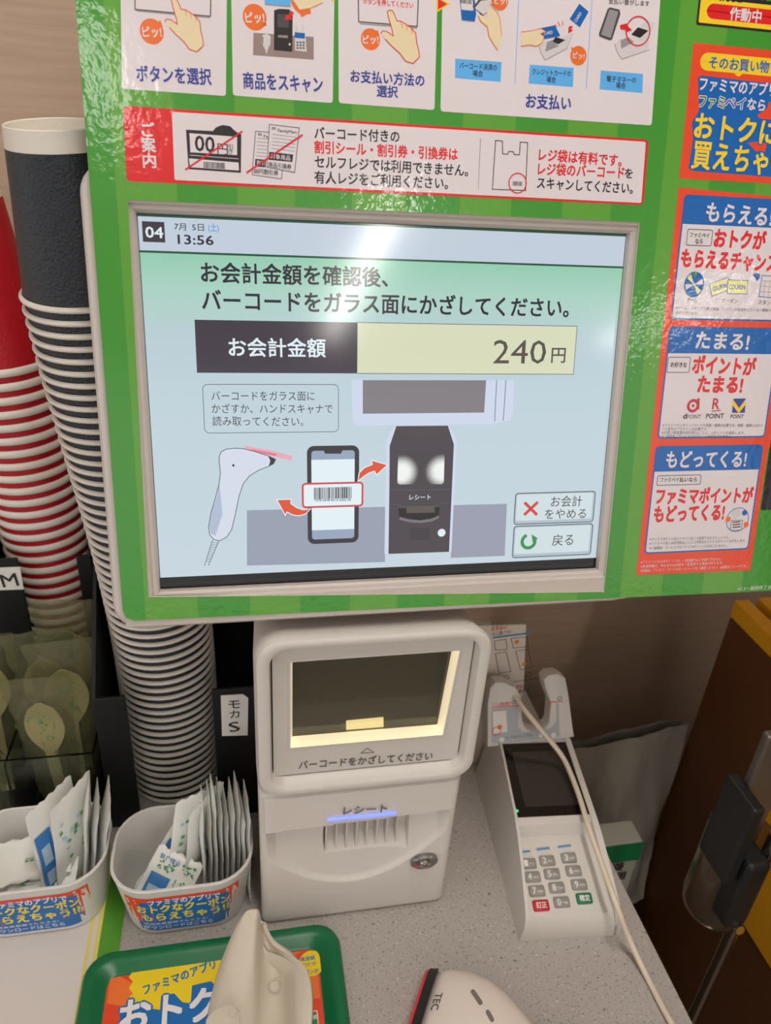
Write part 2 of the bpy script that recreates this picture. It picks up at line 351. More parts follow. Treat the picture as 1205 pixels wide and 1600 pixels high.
FR = smat('pale_blue_grey', (206, 216, 236)); GY = smat('screen_grey', (134, 130, 134), .9); KB = smat('kiosk_dark', (80, 72, 80), .8)
P.poly([(549, 593.5), *c9([(708, 45), (703, 200), (690, 242), (600, 262)]), (556, 665), (551, 655)], FR, 1); P.line([*c9([(622, 45), (612, 248)])], 1, LINEG, 2); P.line([*c9([(668, 45), (655, 245)])], 1, LINEG, 2)
P.poly([(567, 594), *c9([(570, 45), (560, 205)]), (567, 646.4)], GY, 2)
P.poly(c9([(120, 275), (95, 300), (76, 345), (66, 905), (90, 905), (95, 360), (125, 290)]), FR, 1); P.poly(c9([(382, 270), (398, 290), (424, 350), (398, 897), (378, 897), (405, 360)]), FR, 1)
P.poly(c9([(125, 272), (380, 270), (410, 362), (404, 500), (386, 895), (86, 905), (90, 600), (92, 370)]), KB, 2)
P.poly(c9([(125, 275), (378, 273), (355, 312), (300, 330), (240, 334), (190, 325), (150, 305)]), smat('kiosk_mid', (84, 76, 80), .8), 3)
def glowpic():
    m = bpy.data.materials.new('screen_glow_picture'); m.use_nodes = True; nt = m.node_tree; b = nt.nodes['Principled BSDF']; b.inputs['Base Color'].default_value = (.004, .004, .004, 1); b.inputs['Roughness'].default_value = .11; b.inputs['Emission Strength'].default_value = SCR
    tc = nt.nodes.new('ShaderNodeTexCoord'); val = None
    for cx, cy in ((150, 500), (350, 495)):
        q = MP.p3(*MP.uv(580 + cx / 3.171, 580 + cy / 3.171)) - world_of(mon).translation
        d = nt.nodes.new('ShaderNodeVectorMath'); d.operation = 'DISTANCE'; d.inputs[1].default_value = q; nt.links.new(tc.outputs['Object'], d.inputs[0])
        mr = nt.nodes.new('ShaderNodeMapRange'); mr.inputs['From Min'].default_value = .004; mr.inputs['From Max'].default_value = .0125; mr.inputs['To Min'].default_value = 1; mr.inputs['To Max'].default_value = 0; mr.interpolation_type = 'SMOOTHSTEP'
        nt.links.new(d.outputs['Value'], mr.inputs['Value'])
        if val is None: val = mr.outputs[0]
        else:
            mx = nt.nodes.new('ShaderNodeMath'); mx.operation = 'MAXIMUM'; nt.links.new(val, mx.inputs[0]); nt.links.new(mr.outputs[0], mx.inputs[1]); val = mx.outputs[0]
    r = nt.nodes.new('ShaderNodeValToRGB'); r.color_ramp.elements[0].color = lin((66, 58, 62)) + (1,); r.color_ramp.elements[1].color = lin((240, 244, 240)) + (1,); nt.links.new(val, r.inputs[0]); nt.links.new(r.outputs[0], b.inputs['Emission Color'])
    return m
P.poly(c9([(134, 412), (142, 404), (355, 402), (364, 410), (360, 550), (350, 560), (140, 561), (130, 552)]), glowpic(), 3)
P.line(c9([(90, 590), (400, 585)]), 1, LINEG, 3); P.line(c9([(90, 660), (140, 660), (150, 672), (330, 668), (345, 655), (394, 652)]), 1, LINEG, 3)
P.text('レシート', *c9([(190, 625)])[0], *c9([(295, 624)])[0], 8, WH, .01, 4); P.poly(c9([(135, 680), (340, 675), (335, 720), (240, 738), (140, 722)]), smat('slot', (40, 34, 38), .6), 3)
P.poly(c9([(175, 672), (315, 670), (315, 700), (175, 703)]), GB, 4); P.line(c9([(140, 728), (190, 742), (250, 745), (300, 738), (335, 720)]), 4, smat('lip', (128, 120, 124), .9), 5)
for i in range(10):
    for j in range(6): P.circ(*c9([(196 + i * 10, 780 + j * 10)])[0], .9, smat('dots', (24, 20, 24), .4), 4, n=8)
P.circ(*c9([(349, 800)])[0], 7.3, LINEG, 4); P.circ(*c9([(349, 800)])[0], 6, WH, 5); P.build(scr)
BT = smat('button_face', (208, 222, 226)); BTS = smat('button_shade', (176, 192, 200))
for nm, (x0, y0, x1, y1) in (('cancel_button', (806, 771, 926.5, 815)), ('back_button', (803.5, 822.5, 922.5, 866))):
    P = sub(nm); P.rect(x0, y0, x1, y1, BTS, .002, 1); P.rect(x0 + 2.5, y0 + 2, x1 - 3, y1 - 5, BT, .0015, 2); P.frame(x0, y0, x1, y1, 1.4, LINEG, .002, 3)
    if nm[0] == 'c':
        P.line(c9([(760, 650), (822, 712)]), 4.5, RD, 4); P.line(c9([(826, 648), (758, 712)]), 4.5, RD, 4); P.text('お会計', 861, 784, 909.5, 783, 16, TX, 0); P.text('をやめる', 851.5, 803.5, 916, 802.5, 15, TX, 0)
    else:
        GR = smat('green', (52, 150, 82), .9); cx, cy = c9([(780, 843)])[0]; P.ring(cx, cy, 10, 5, GR, 4, -35, 250); P.poly(c9([(795, 808), (826, 828), (800, 848)]), GR, 5); P.text('戻る', 863, 844.5, 896, 843.5, 17, TX, 0)
    P.build(scr)

# ------------------------------------------------------------------ the green notice board around it
POFF = .0095
board = empty('notice_board', (.1, .46, 1.2)); tag(board, 'green glossy checkout guide board framing the monitor, with white step cards', 'sign')
def green_mat():
    m = ink('green', (86, 164, 52)); nt = m.node_tree; b = nt.nodes['Principled BSDF']
    tc = nt.nodes.new('ShaderNodeTexCoord'); sp = nt.nodes.new('ShaderNodeSeparateXYZ'); mt = nt.nodes.new('ShaderNodeMath'); mt.operation = 'MULTIPLY'; mt.inputs[1].default_value = 1 / .066
    fr = nt.nodes.new('ShaderNodeMath'); fr.operation = 'FRACT'; gt = nt.nodes.new('ShaderNodeValToRGB'); e = gt.color_ramp.elements
    e[0].position = 0; e[0].color = lin((62, 148, 44)) + (1,); e[1].position = 1.0; e[1].color = lin((62, 148, 44)) + (1,)
    for p, col in ((.49, (62, 148, 44)), (.50, (92, 160, 52)), (.98, (92, 160, 52))): x = e.new(p); x.color = lin(col) + (1,)
    for a, c in ((tc.outputs['Object'], sp.inputs[0]), (sp.outputs['X'], mt.inputs[0]), (mt.outputs[0], fr.inputs[0]), (fr.outputs[0], gt.inputs[0]), (gt.outputs[0], b.inputs['Base Color'])): nt.links.new(a, c)
    return m
GREEN = green_mat(); PAPER_EDGE = mat('paper_edge', (222, 214, 204), rough=.8)
uq = lambda x, y: MP.uv(x, y, POFF)
outer = [(-.0232, -.19), (-.0232, .238), (-.0215, .2432), (-.0165, .2455), (.560, .2512), (.560, -.19)]
o_l, o_r = uq(140, 330)[0], 0
inner = [uq(200, 312), uq(232, 933), uq(944, 925), uq(1000, 347)]
bm = bmesh.new(); loopv = {}
for key, off in (('b', POFF - .0011), ('f', POFF)):
    O = [bm.verts.new(MP.p3(u, v, off)) for u, v in outer]; I = [bm.verts.new(MP.p3(u, v, off)) for u, v in inner]; loopv[key] = (O, I)
    for f in ([O[0], O[1], I[1], I[0]], [O[1], O[2], O[3], I[1]], [I[1], O[3], O[4], I[2]], [I[2], O[4], O[5], I[3]], [I[3], O[5], O[0], I[0]]): bm.faces.new(f)
for k in (0, 1):
    A, B = loopv['b'][k], loopv['f'][k]; n = len(A)
    for i in range(n):
        f = bm.faces.new((A[i], A[(i + 1) % n], B[(i + 1) % n], B[i])); f.material_index = 1
bm_obj('board_panel', bm, [GREEN, PAPER_EDGE], board, world=True)
PW = ink('white', (226, 216, 222)); NAVY = ink('navy', (48, 64, 150)); RED = ink('red', (222, 28, 34)); BLK = ink('black', (34, 32, 36)); SKY = ink('sky_blue', (92, 176, 240)); ORG = ink('orange', (236, 112, 40)); SKIN = ink('skin', (232, 214, 176)); ORE = ink('orange_red', (232, 72, 38)); YEL = ink('yellow', (244, 206, 40)); BLU = ink('blue', (0, 98, 180)); GRN = ink('dark_green', (26, 122, 66)); GRY = ink('grey', (150, 146, 150)); DGY = ink('dark_grey', (74, 70, 74)); BRN = ink('taupe', (150, 130, 126)); CREAM = ink('pale_yellow', (238, 230, 150)); LBR = ink('light_grey', (212, 206, 210))
def pp(name): return Print(name, MP, POFF + .00005)
def c1(pts): return [(180 + x / 2.739, y / 2.739) for x, y in pts]
def c2(pts): return [(600 + x / 2.62, y / 2.62) for x, y in pts]
def c3(pts): return [(980 + x / 5.333, y / 5.333) for x, y in pts]
def c4(pts): return [(980 + x / 5.16, 290 + y / 5.16) for x, y in pts]
def c5(pts): return [(980 + x / 4.324, 590 + y / 4.324) for x, y in pts]
def rcard(P, quad, m, r=5, lay=1):
    """four-cornered card with small rounded lower corners"""
    (ax, ay), (bx, by), (cx, cy), (dx, dy) = quad
    def tow(p, q, k): L_ = math.hypot(q[0] - p[0], q[1] - p[1]); return (p[0] + (q[0] - p[0]) * k / L_, p[1] + (q[1] - p[1]) * k / L_)
    pts = []
    Q = quad
    for i in range(4):
        p, a, b = Q[i], Q[i - 1], Q[(i + 1) % 4]; s_, e_ = tow(p, a, r), tow(p, b, r)
        for t in (0, .25, .5, .75, 1): pts.append(tuple((1 - t) ** 2 * s_[k] + 2 * t * (1 - t) * p[k] + t * t * e_[k] for k in (0, 1)))
    P.poly(pts, m, lay); return pts
def bubble(P, x, y, r, tail, lay=2):
    P.circ(x, y, r, ORG, lay); P.poly([(x + r * .55 * tail[2], y + r * .75 * tail[3]), tail[:2], (x + r * .95 * tail[2], y + r * .35 * tail[3])], ORG, lay)
    P.text('ピッ!', x - r * .78, y + r * .05, x + r * .8, y + r * .05, r * .85, PW, .035, lay + 2)
def hand(P, dx, dy, lay=4):
    h = [(x + dx, y + dy) for x, y in [(240, 2), (250, -6), (262, -4), (270, 10), (282, 40), (300, 42), (322, 55), (345, 72), (362, 92), (366, 130), (376, 172), (378, 195), (350, 222), (318, 212), (296, 180), (262, 150), (232, 118), (212, 94), (222, 82), (240, 86), (266, 104), (262, 80), (250, 40)]]
    P.poly(c1(h), SKIN, lay); P.line(c1(h[:17]), 1.3, RED, lay + 1); P.line(c1(h[17:] + h[:1]), 1.3, RED, lay + 1)
    for a, b in (((300, 44), (306, 70)), ((322, 56), (326, 80)), ((345, 72), (347, 94))): P.line(c1([(a[0] + dx, a[1] + dy), (b[0] + dx, b[1] + dy)]), .9, ORG, lay + 1)
P = pp('step_card'); rcard(P, [(186.5, -160), (190.5, 138.5), (353, 150), (356, -160)], PW, 5, 0)
P.line(c1([(85, -200), (85, 40), (408, 70), (412, -200)]), 1.8, DGY, 1); P.line(c1([(88, 46), (406, 76)]), 2, GRY, 1)
hand(P, 0, 0); bubble(P, 237.3, 49.3, 18.5, (250.5, 31, 1, -1)); P.text('ボタンを選択', 213.5, 115, 330, 121, 24, NAVY, .03); P.build(board)
P = pp('step_card'); rcard(P, [(359, -160), (364, 149), (520, 161), (525, -160)], PW, 5, 0)
P.poly(c1([(592, 140), (850, 158), (850, 256), (590, 236)]), BRN, 1); P.poly(c1([(640, -60), (755, -60), (752, 27), (640, 17)]), SKY, 1); P.line(c1([(640, 19), (752, 29)]), 2, GRY, 2)
P.poly(c1([(680, 45), (700, 38), (745, 40), (760, 60), (758, 222), (680, 215)]), BLK, 2); P.poly(c1([(695, 60), (745, 64), (742, 120), (694, 116)]), DGY, 3); P.poly(c1([(697, 150), (740, 152), (738, 164), (697, 160)]), BRN, 3); P.circ(*c1([(747, 190)])[0], 1.6, PW, 3)
P.poly(c1([(768, 140), (814, 142), (820, 222), (770, 216)]), LBR, 2); P.poly(c1([(768, 138), (812, 142), (812, 166), (768, 162)]), BLU, 3)
P.line(c1([(774, 108), (776, 138)]), 3, LBR, 2); P.line(c1([(802, 108), (804, 138)]), 3, LBR, 2)
for i in range(3):
    for j in range(3): P.rect(*c1([(776 + 13 * i, 178 + 12 * j)])[0], *c1([(785 + 13 * i, 186 + 12 * j)])[0], DGY, 0, 3)
P.poly(c1([(630, 150), (650, 144), (666, 156), (664, 190), (655, 208), (648, 232), (640, 206), (626, 186)]), LBR, 2); P.line(c1([(632, 158), (630, 190)]), 1.5, DGY, 3)
P.poly(c1([(752, -8), (775, 16), (790, 40), (835, 38), (838, 60), (820, 62), (800, 75), (790, 60), (770, 42), (755, 20)]), ORG, 3); P.poly(c1([(755, -10), (790, 42), (835, 36), (888, 12), (880, -20)]), SKIN, 4); P.line(c1([(752, -8), (772, 20), (790, 44), (835, 36), (888, 12)]), 1, ORG, 5)
P.poly(c1([(726, 86), (732, 62), (742, 66), (752, 45), (766, 56), (752, 74), (760, 84)]), RED, 6)
bubble(P, 398, 27, 18.5, (416.5, 41, 1, 1)); P.text('商品をスキャン', 380, 126, 504, 133, 24, NAVY, .03); P.build(board)
P = pp('step_card'); rcard(P, [(528, -160), (529.5, 161), (679, 172), (688, -160)], PW, 5, 0)
P.line([(559, -60), (560.5, 34), (652, 41.5), (656, -60)], 1.8, DGY, 1); P.line([(562, 37), (652, 44)], 2, GRY, 1); P.text('ボタンを押してください', 567.5, 2, 646, 9, 9, RED, .02)
hand(P, 924, 50); bubble(P, 579, 61.5, 15, (590, 46, 1, -1)); P.text('お支払い方法の', 548, 119, 663, 126.5, 18, NAVY, .03); P.text('選択', 589, 142.5, 621.5, 144.5, 17, NAVY, .03); P.build(board)
P = pp('step_card'); rcard(P, [(694, -160), (688.5, 174), (1018.5, 196), (1043, -160)], PW, 5, 0)
for q in (((711.5, 91.6), (784, 97), (782.4, 128), (711, 122)), ((828, 101), (896.6, 106), (895.4, 136), (826, 130.5)), ((939, 110), (1005, 115.6), (1004, 145.4), (937, 139.7))): P.poly(q, SKY, 1)
for t, a in (('バーコード決済の', (718, 102.5, 776.5, 106, 9.5)), ('場合', (738.5, 114.5, 754.6, 115.6, 9)), ('クレジットカードの', (831.7, 112, 892, 115.6, 9)), ('場合', (854, 124, 868.5, 125, 9)), ('電子マネーの', (948, 123, 994, 126, 9)), ('場合', (962.6, 133.4, 977.5, 134.4, 9)), ('支払い音がします', (951, 2, 1015, 6, 8))): P.text(t, *a, BLK, .012)
P.line([(812.5, -40), (804.5, 131)], 1, SKY, 1); P.line([(928, -40), (916, 139)], 1, SKY, 1)
# bar code payment picture
P.poly(c2([(305, -60), (318, 82), (372, 88), (378, 60), (366, -60)]), BLU, 1); P.poly(c2([(310, -60), (317, 40), (366, 44), (360, -60)]), PW, 2); P.bars(*c2([(316, -30)])[0], *c2([(360, 18)])[0], BLK, 12, 3); P.line(c2([(318, 84), (372, 89)]), 1, GRY, 3)
P.poly(c2([(362, 28), (382, 8), (392, -10), (420, -12), (436, 12), (430, 44), (400, 72), (390, 52)]), DGY, 4); P.poly(c2([(372, 34), (396, 4), (430, 0), (440, 30), (408, 62)]), LBR, 5)
P.poly(c2([(385, 66), (394, 60), (424, 76), (420, 46), (440, 30), (462, 50), (474, 76), (482, 150), (466, 208), (430, 152), (424, 110), (396, 88)]), SKIN, 6); P.line(c2([(466, 208), (430, 152), (424, 110), (396, 88), (385, 66)]), 1, ORG, 7); P.line(c2([(440, 30), (462, 50), (474, 76), (482, 150)]), 1, ORG, 7)
P.circ(*c2([(474, 2)])[0], 13, ORG, 7); P.poly(c2([(446, 14), (430, 22), (452, 24)]), ORG, 7); P.text('ピッ!', *c2([(452, 4)])[0], *c2([(502, 8)])[0], 10, PW, .03, 9)
# credit card picture
P.poly(c2([(800, 15), (838, 48), (802, 112), (760, 78)]), BLU, 3); P.text('CARD', *c2([(782, 90)])[0], *c2([(806, 52)])[0], 5, PW, .02, 5); P.poly(c2([(766, 105), (774, 112), (764, 120), (775, 124), (754, 138), (756, 112)]), RED, 4)
P.poly(c2([(636, 190), (668, 168), (700, 160), (742, 148), (764, 138), (748, 200), (712, 218), (660, 246), (640, 212)]), LBR, 3); P.poly(c2([(668, 172), (690, 164), (716, 190), (660, 212)]), GRY, 4); P.poly(c2([(702, 152), (742, 164), (714, 182), (690, 170)]), BLK, 5); P.line(c2([(636, 190), (640, 212), (660, 246), (712, 218), (748, 200), (772, 136)]), .8, GRY, 5)
P.poly(c2([(630, 118), (700, 104), (722, 148), (655, 160)]), BLU, 6); P.text('CARD', *c2([(655, 138)])[0], *c2([(690, 132)])[0], 5, PW, .02, 8)
P.poly(c2([(562, 132), (610, 126), (640, 118), (660, 128), (640, 140), (655, 150), (648, 176), (624, 190), (594, 184), (560, 190)]), SKIN, 7); P.line(c2([(562, 132), (610, 126), (640, 118), (660, 128), (640, 140), (655, 150), (648, 176), (624, 190), (594, 184), (560, 190)]), 1, ORG, 8)
for a, b in (((712, 90), (720, 108)), ((732, 86), (730, 106)), ((698, 100), (708, 112))): P.line(c2([a, b]), .9, RED, 7)
P.circ(*c2([(796, 228)])[0], 12.5, ORG, 6); P.poly(c2([(770, 206), (764, 192), (784, 200)]), ORG, 6); P.text('ピッ!', *c2([(774, 226)])[0], *c2([(820, 232)])[0], 10, PW, .03, 8)
# electronic money picture
P.poly(c2([(925, 30), (965, 40), (968, 58), (934, 162), (925, 166), (882, 150), (880, 138), (915, 38)]), DGY, 3); P.poly(c2([(924, 38), (960, 48), (928, 156), (888, 142)]), GRY, 4)
P.poly(c2([(944, 180), (965, 160), (1010, 150), (1076, 80), (1108, 96), (1085, 150), (1084, 205), (974, 242), (955, 214)]), LBR, 3); P.line(c2([(944, 180), (955, 214), (974, 242), (1084, 205)]), .8, GRY, 4); P.poly(c2([(968, 166), (1000, 152), (1024, 172), (972, 200)]), GRY, 4); P.poly(c2([(1012, 142), (1040, 112), (1082, 126), (1048, 156)]), BLK, 5)
P.ring(*c2([(1040, 128)])[0], 18.5, 1.7, RED, 7); P.poly(c2([(965, 104), (995, 96), (994, 104), (1015, 124), (992, 132), (988, 122), (968, 120)]), RED, 8)
P.text('お支払い', 822, 158, 892, 162, 21, NAVY, .03); P.build(board)
P = pp('arrow_mark'); P.poly([(682, -6), (704, 6), (682, 20)], YEL, 2); P.poly([(684.5, -2), (699, 6.5), (684.5, 15)], RED, 3); P.build(board)
P = pp('arrow_mark'); P.poly([(518, -14), (527, -2), (518, 4)], YEL, 2); P.build(board)
# the red framed notice
P = pp('notice_strip'); rcard(P, [(192.2, 165), (197.6, 283), (1005.3, 320.5), (1014, 218)], RED, 8, 0)
rcard(P, [(268.6, 174.6), (272.8, 281.2), (1002.3, 317.2), (1009.4, 221.6)], PW, 3, 1)
for ch, (x, y, w_) in zip('ご案内', ((231.5, 203, 20), (232.3, 226.5, 21), (233.5, 251, 20))): P.text(ch, x - w_ / 2, y, x + w_ / 2, y + .6, 21, PW, .035)
ic = c1([(303, 555), (418, 561), (432, 545), (460, 535), (492, 540), (508, 556), (526, 570), (540, 574), (538, 740), (314, 724)]); P.poly(ic, BLK, 2); P.poly(c1([(318, 570), (522, 586), (522, 664), (322, 652)]), PW, 3); P.poly(c1([(316, 678), (528, 696), (530, 730), (320, 716)]), PW, 3)
P.line(c1([(320, 664), (528, 680)]), .8, PW, 3); P.bars(*c1([(378, 692)])[0], *c1([(470, 724)])[0], BLK, 22, 4)
P.text('00', *c1([(342, 612)])[0], *c1([(425, 620)])[0], 24, BLK, .02, 4); P.text('円', *c1([(438, 636)])[0], *c1([(482, 640)])[0], 17, BLK, .008, 4); P.text('引', *c1([(484, 628)])[0], *c1([(504, 630)])[0], 8, BLK, .01, 4); P.text('き', *c1([(484, 648)])[0], *c1([(504, 650)])[0], 8, BLK, .01, 4)
P.line(c1([(300, 727), (545, 562)]), 2.6, RED, 7)
tk = c1([(601, 562), (730, 572), (712, 766), (586, 748)]); P.poly(tk, PW, 2); P.line(tk, 1, BLK, 3, True)
tk = c1([(660, 533), (788, 548), (768, 738), (650, 716)]); P.poly(tk, PW, 4); P.line(tk, 1, BLK, 5, True)
for k in range(5): P.line(c1([(672 - k, 575 + 15 * k), (775 - k * 1.5, 588 + 15 * k)]), 1, GRY, 5)
for k in range(7): P.line(c1([(608 - k, 592 + 15 * k), (655 - k, 596 + 15 * k)]), 1, GRY, 3)
for x, y in ((670, 549), (610, 575)): P.rect(*c1([(x, y - 4)])[0], *c1([(x + 18, y + 6)])[0], BLK, 0, 5); P.line(c1([(x, y + 1), (x + 18, y + 2)]), .9, PW, 6)
P.text('FamilyMart', *c1([(696, 558)])[0], *c1([(778, 567)])[0], 5, BLK, .015, 6); P.text('Fa', *c1([(636, 583)])[0], *c1([(655, 585)])[0], 5, BLK, .015, 3)
P.poly(c1([(660, 650), (762, 662), (758, 694), (656, 684)]), BLK, 5); P.text('対象商品', *c1([(665, 668)])[0], *c1([(750, 678)])[0], 7.5, PW, .01, 7); P.text('商品引換券', *c1([(656, 704)])[0], *c1([(754, 716)])[0], 8, BLK, .012, 7)
P.poly(c1([(600, 680), (646, 684), (644, 716), (598, 712)]), BLK, 4); P.text('割引', *c1([(606, 696)])[0], *c1([(640, 700)])[0], 7, PW, .01, 6); P.text('00円割引券', *c1([(594, 732)])[0], *c1([(698, 742)])[0], 8, BLK, .012, 7)
P.line(c1([(562, 740), (802, 577)]), 2.6, RED, 9)
P.text('バーコード付きの', 491.5, 208, 624, 214, 18, BLK, .025); P.text('割引シール・割引券・引換券は', 491.5, 230, 715, 241.6, 18, RED, .035); P.text('セルフレジでは利用できません。', 492, 252.8, 731.5, 267, 18, BLK, .025); P.text('有人レジをご利用ください。', 491.5, 277, 700, 287, 18, BLK, .025)
P.line([(751, 216.5), (747.3, 296)], 1, DGY)
P.line(c2([(457, 575), (485, 578), (486, 630), (506, 632), (512, 620), (530, 622), (533, 633), (555, 634), (558, 582), (588, 584), (580, 780), (444, 775)]), 1.3, BLK, 2, True); P.ring(*c2([(547, 750)])[0], 13.5, 1.6, RED, 5); P.bars(*c2([(528, 742)])[0], *c2([(566, 762)])[0], DGY, 12, 3)
P.text('レジ袋は有料です。', 842.4, 242, 971.5, 251.5, 18, RED, .03); P.text('レジ袋のバーコード', 841, 264.2, 975.3, 270.5, 18, RED, .03); P.text('を', 976.5, 271, 988.5, 271.6, 15, BLK, .025); P.text('スキャンしてください。', 839.5, 286, 989, 294.8, 17, BLK, .025)
P.build(board)
# the camera notice
RIGHT = uq(1172.5, 891)[0] + .035; P = pp('camera_notice'); a, b_ = uq(*c3([(592, 20)])[0]), uq(*c3([(577, 208)])[0]); a = ((a[0] + b_[0]) / 2, 0); P.box(a[0], -.136, RIGHT, b_[1], BLK, .001, 0); P.box(a[0] + .0014, -.134, RIGHT - .001, b_[1] - .0014, YEL, .001, 1)
a = uq(*c3([(663, 92)])[0]); b_ = uq(*c3([(700, 28)])[0]); c_ = uq(*c3([(700, 156)])[0]); P.box(a[0], b_[1], RIGHT - .006, c_[1], RED, .0044, 2)
P.text('作動中', 1141, 21.5, 1189.5, 26.5, 19, PW, .035); P.text('防犯カメラ', 1126, -10, 1216, -3, 22, BLK, .035); P.build(board)
# app panel
P = pp('app_panel'); a, b_ = uq(*c3([(548, 355)])[0]), uq(*c3([(437, 1485)])[0]); P.box((a[0] + b_[0]) / 2, a[1], RIGHT, b_[1], ORE, .0005, 0)
a = uq(*c3([(608, 510)])[0]); b_ = uq(*c3([(700, 440)])[0]); c_ = uq(*c3([(700, 592)])[0]); P.box(a[0], b_[1], RIGHT - .006, c_[1], YEL, .0052, 1); P.poly(c3([(890, 612), (928, 640), (965, 616)]), YEL, 1)
P.text('そのお買い物', 1108.5, 97.5, 1201.8, 105.5, 18, BLU, .025)
P.poly(c3([(590, 650), (620, 628), (1300, 710), (1300, 1480), (560, 1425), (512, 1400), (550, 1160), (540, 1020), (600, 920)]), BLU, 1.5)
P.poly(c3([(1300, 835), (1180, 850), (1170, 900), (1085, 960), (1100, 985), (1300, 1012)]), ORE, 2); P.poly(c3([(1005, 1190), (1080, 1180), (1165, 1195), (1150, 1265), (1110, 1255), (1075, 1262)]), ORE, 2)
P.text('ファミマのアプリ', 1093.5, 131, 1211, 141.5, 20, PW, .035, 5, (BLU, .09)); P.text('ファミ', 1092.5, 158, 1132, 160.5, 19, GRN, .02, 6, (PW, .085)); P.text('ペイ', 1133, 160.8, 1164.5, 162.5, 18, BLU, .02, 6, (PW, .085)); P.text('なら', 1168, 162.5, 1195.6, 165.5, 18, PW, .035, 5)
P.text('おトクに', 1086, 196.5, 1214, 209, 38, YEL, .035, 5, (BLU, .085)); P.text('買えちゃう', 1082.5, 241.5, 1229, 256, 41, YEL, .03, 5, (BLU, .08)); P.build(board)
# reward panel with three cards
P = pp('reward_panel'); ur = uq(1172.5, 891)[0]
a = uq(1060.4, 292.3); b_ = uq(1062, 290); lb = uq(994, 898.7)
P.add([a, (ur + .035, uq(1205, 309)[1] + .001), (ur + .035, uq(1190, 700)[1]), (ur, uq(1190, 700)[1]), uq(1172.5, 891), lb], [(0, 1, 2, 3, 4, 5)], ORE, 0)
kr = uq(1194, 690)[0]
def reward(px_tl, px_bl, hdr_y, r=.003, right=None):
    a, b = uq(*px_tl), uq(*px_bl); R_ = right or kr; h = uq(px_tl[0], hdr_y)[1]
    u0 = (a[0] + b[0]) / 2
    P.box(u0, a[1], R_, b[1], BLU, r, 1); P.box(u0 + .0011, a[1] + .0011, R_ - .0011, b[1] - .0011, PW, r * .7, 2); P.box(u0 + .0005, h - .006, R_ - .0005, h, BLU, 0, 3); P.box(u0 + .0005, a[1] + .0002, R_ - .0005, h - .001, BLU, r, 3.5)
reward((1068, 303.5), (1049.5, 499.3), 349.7, right=RIGHT - .003)
P.text('もらえる!', 1104, 331.5, 1207, 340, 29, PW, .035, 5)
P.frame(1075, 358, 1111, 384.5, 1, DGY, .001, 4); P.text('ファミペイ', 1078, 367, 1108.5, 368.3, 7.5, GRN, .03, 5); P.text('なら', 1086.5, 377, 1098, 377.5, 8, BLK, .03, 5)
P.text('おトクが', 1116.6, 372.5, 1196, 377, 27, RED, .055, 5); P.text('もらえるチャンス', 1065, 403.5, 1214, 412, 27, RED, .055, 5)
cx, cy = c4([(540, 797)])[0]; P.circ(cx, cy, 15.5, BLU, 4, 17.5); cu = uq(cx, cy); rr = abs(uq(cx + 14, cy)[0] - cu[0])
for k in range(12): t0, t1 = math.radians(k * 30), math.radians(k * 30 + 30); P.add([cu, (cu[0] + rr * math.cos(t0), cu[1] + rr * 1.12 * math.sin(t0)), (cu[0] + rr * math.cos(t1), cu[1] + rr * 1.12 * math.sin(t1))], [(0, 1, 2)], (BLU, CREAM, PW)[k % 3 if k % 2 else 0], 5)
P.poly(c4([(525, 698), (570, 700), (548, 750)]), GRN, 6); P.circ(cx, cy, 2, PW, 6)
cp = c4([(665, 795), (815, 740), (833, 835), (682, 893)]); P.poly(cp, CREAM, 4); P.line(cp, 1, BLU, 5, True); cp = c4([(812, 760), (972, 765), (965, 873), (805, 870)]); P.poly(cp, CREAM, 6); P.line(cp, 1, BLU, 7, True)
P.text('COUPON', *c4([(690, 835)])[0], *c4([(802, 803)])[0], 7, BLU, .03, 6); P.text('COUPON', *c4([(822, 817)])[0], *c4([(950, 819)])[0], 7, BLU, .03, 8)
cal = c4([(1088, 725), (1260, 735), (1235, 910), (1062, 895)]); P.line(cal, 1, BLU, 4, True)
for k in (1, 2, 3): P.line(c4([(1088 - 7 * k, 725 + 43 * k), (1240, 735 + 43 * k)]), .7, GRY, 4); P.line(c4([(1075 + 38 * k, 765), (1060 + 38 * k, 895)]), .7, GRY, 4)
P.poly(c4([(1012, 722), (1030, 705), (1072, 715), (1066, 750), (1045, 770), (1035, 745)]), BLU, 5)
P.text('ゲーム', 1073, 468.7, 1090, 469, 7, BLK, .01, 4); P.text('クーポン', 1128, 470, 1152.5, 470.5, 7, BLK, .01, 4); P.text('スタンプ', 1185, 472, 1211, 474, 7, BLK, .01, 4)
def fine(t, x0, y0, x1, y1, m=BLK, h=4.6): P.text(t, x0, y0, x1, y1, h, m, 0, 4)
fine('※ゲーム・スタンプ企画の実施、クーポンの配信をしていない期間がある場', 1056, 481, 1219, 485.5); fine('合がございます。', 1055.6, 488.6, 1091, 489.8)
reward((1046.5, 509.5), (1027, 685.5), 551.8)
P.text('たまる!', 1088, 531.5, 1170, 535, 26, PW, .035, 5); P.frame(1044.5, 558, 1076.5, 582, 1, DGY, .001, 4); P.text('お好きな', 1048, 569.7, 1073, 570.4, 7.5, BLK, .03, 5)
P.text('ポイントが', 1083, 570, 1180, 574, 26, RED, .055, 5); P.text('たまる!', 1091, 600.5, 1160, 602, 25, RED, .055, 5)
cx, cy = c5([(445, 190)])[0]; DR = ink('crimson', (196, 40, 56)); P.ring(cx, cy, 7.5, 4, DR, 5); P.circ(cx, cy, 2.2, DR, 6); P.line(c5([(482, 140), (478, 215)]), 4, DR, 6); P.text('d', 1067.6, 650, 1073, 650, 8, BLK, .03, 5); P.text('POINT', 1074, 650.8, 1095, 650.8, 6, BLK, 0, 5)
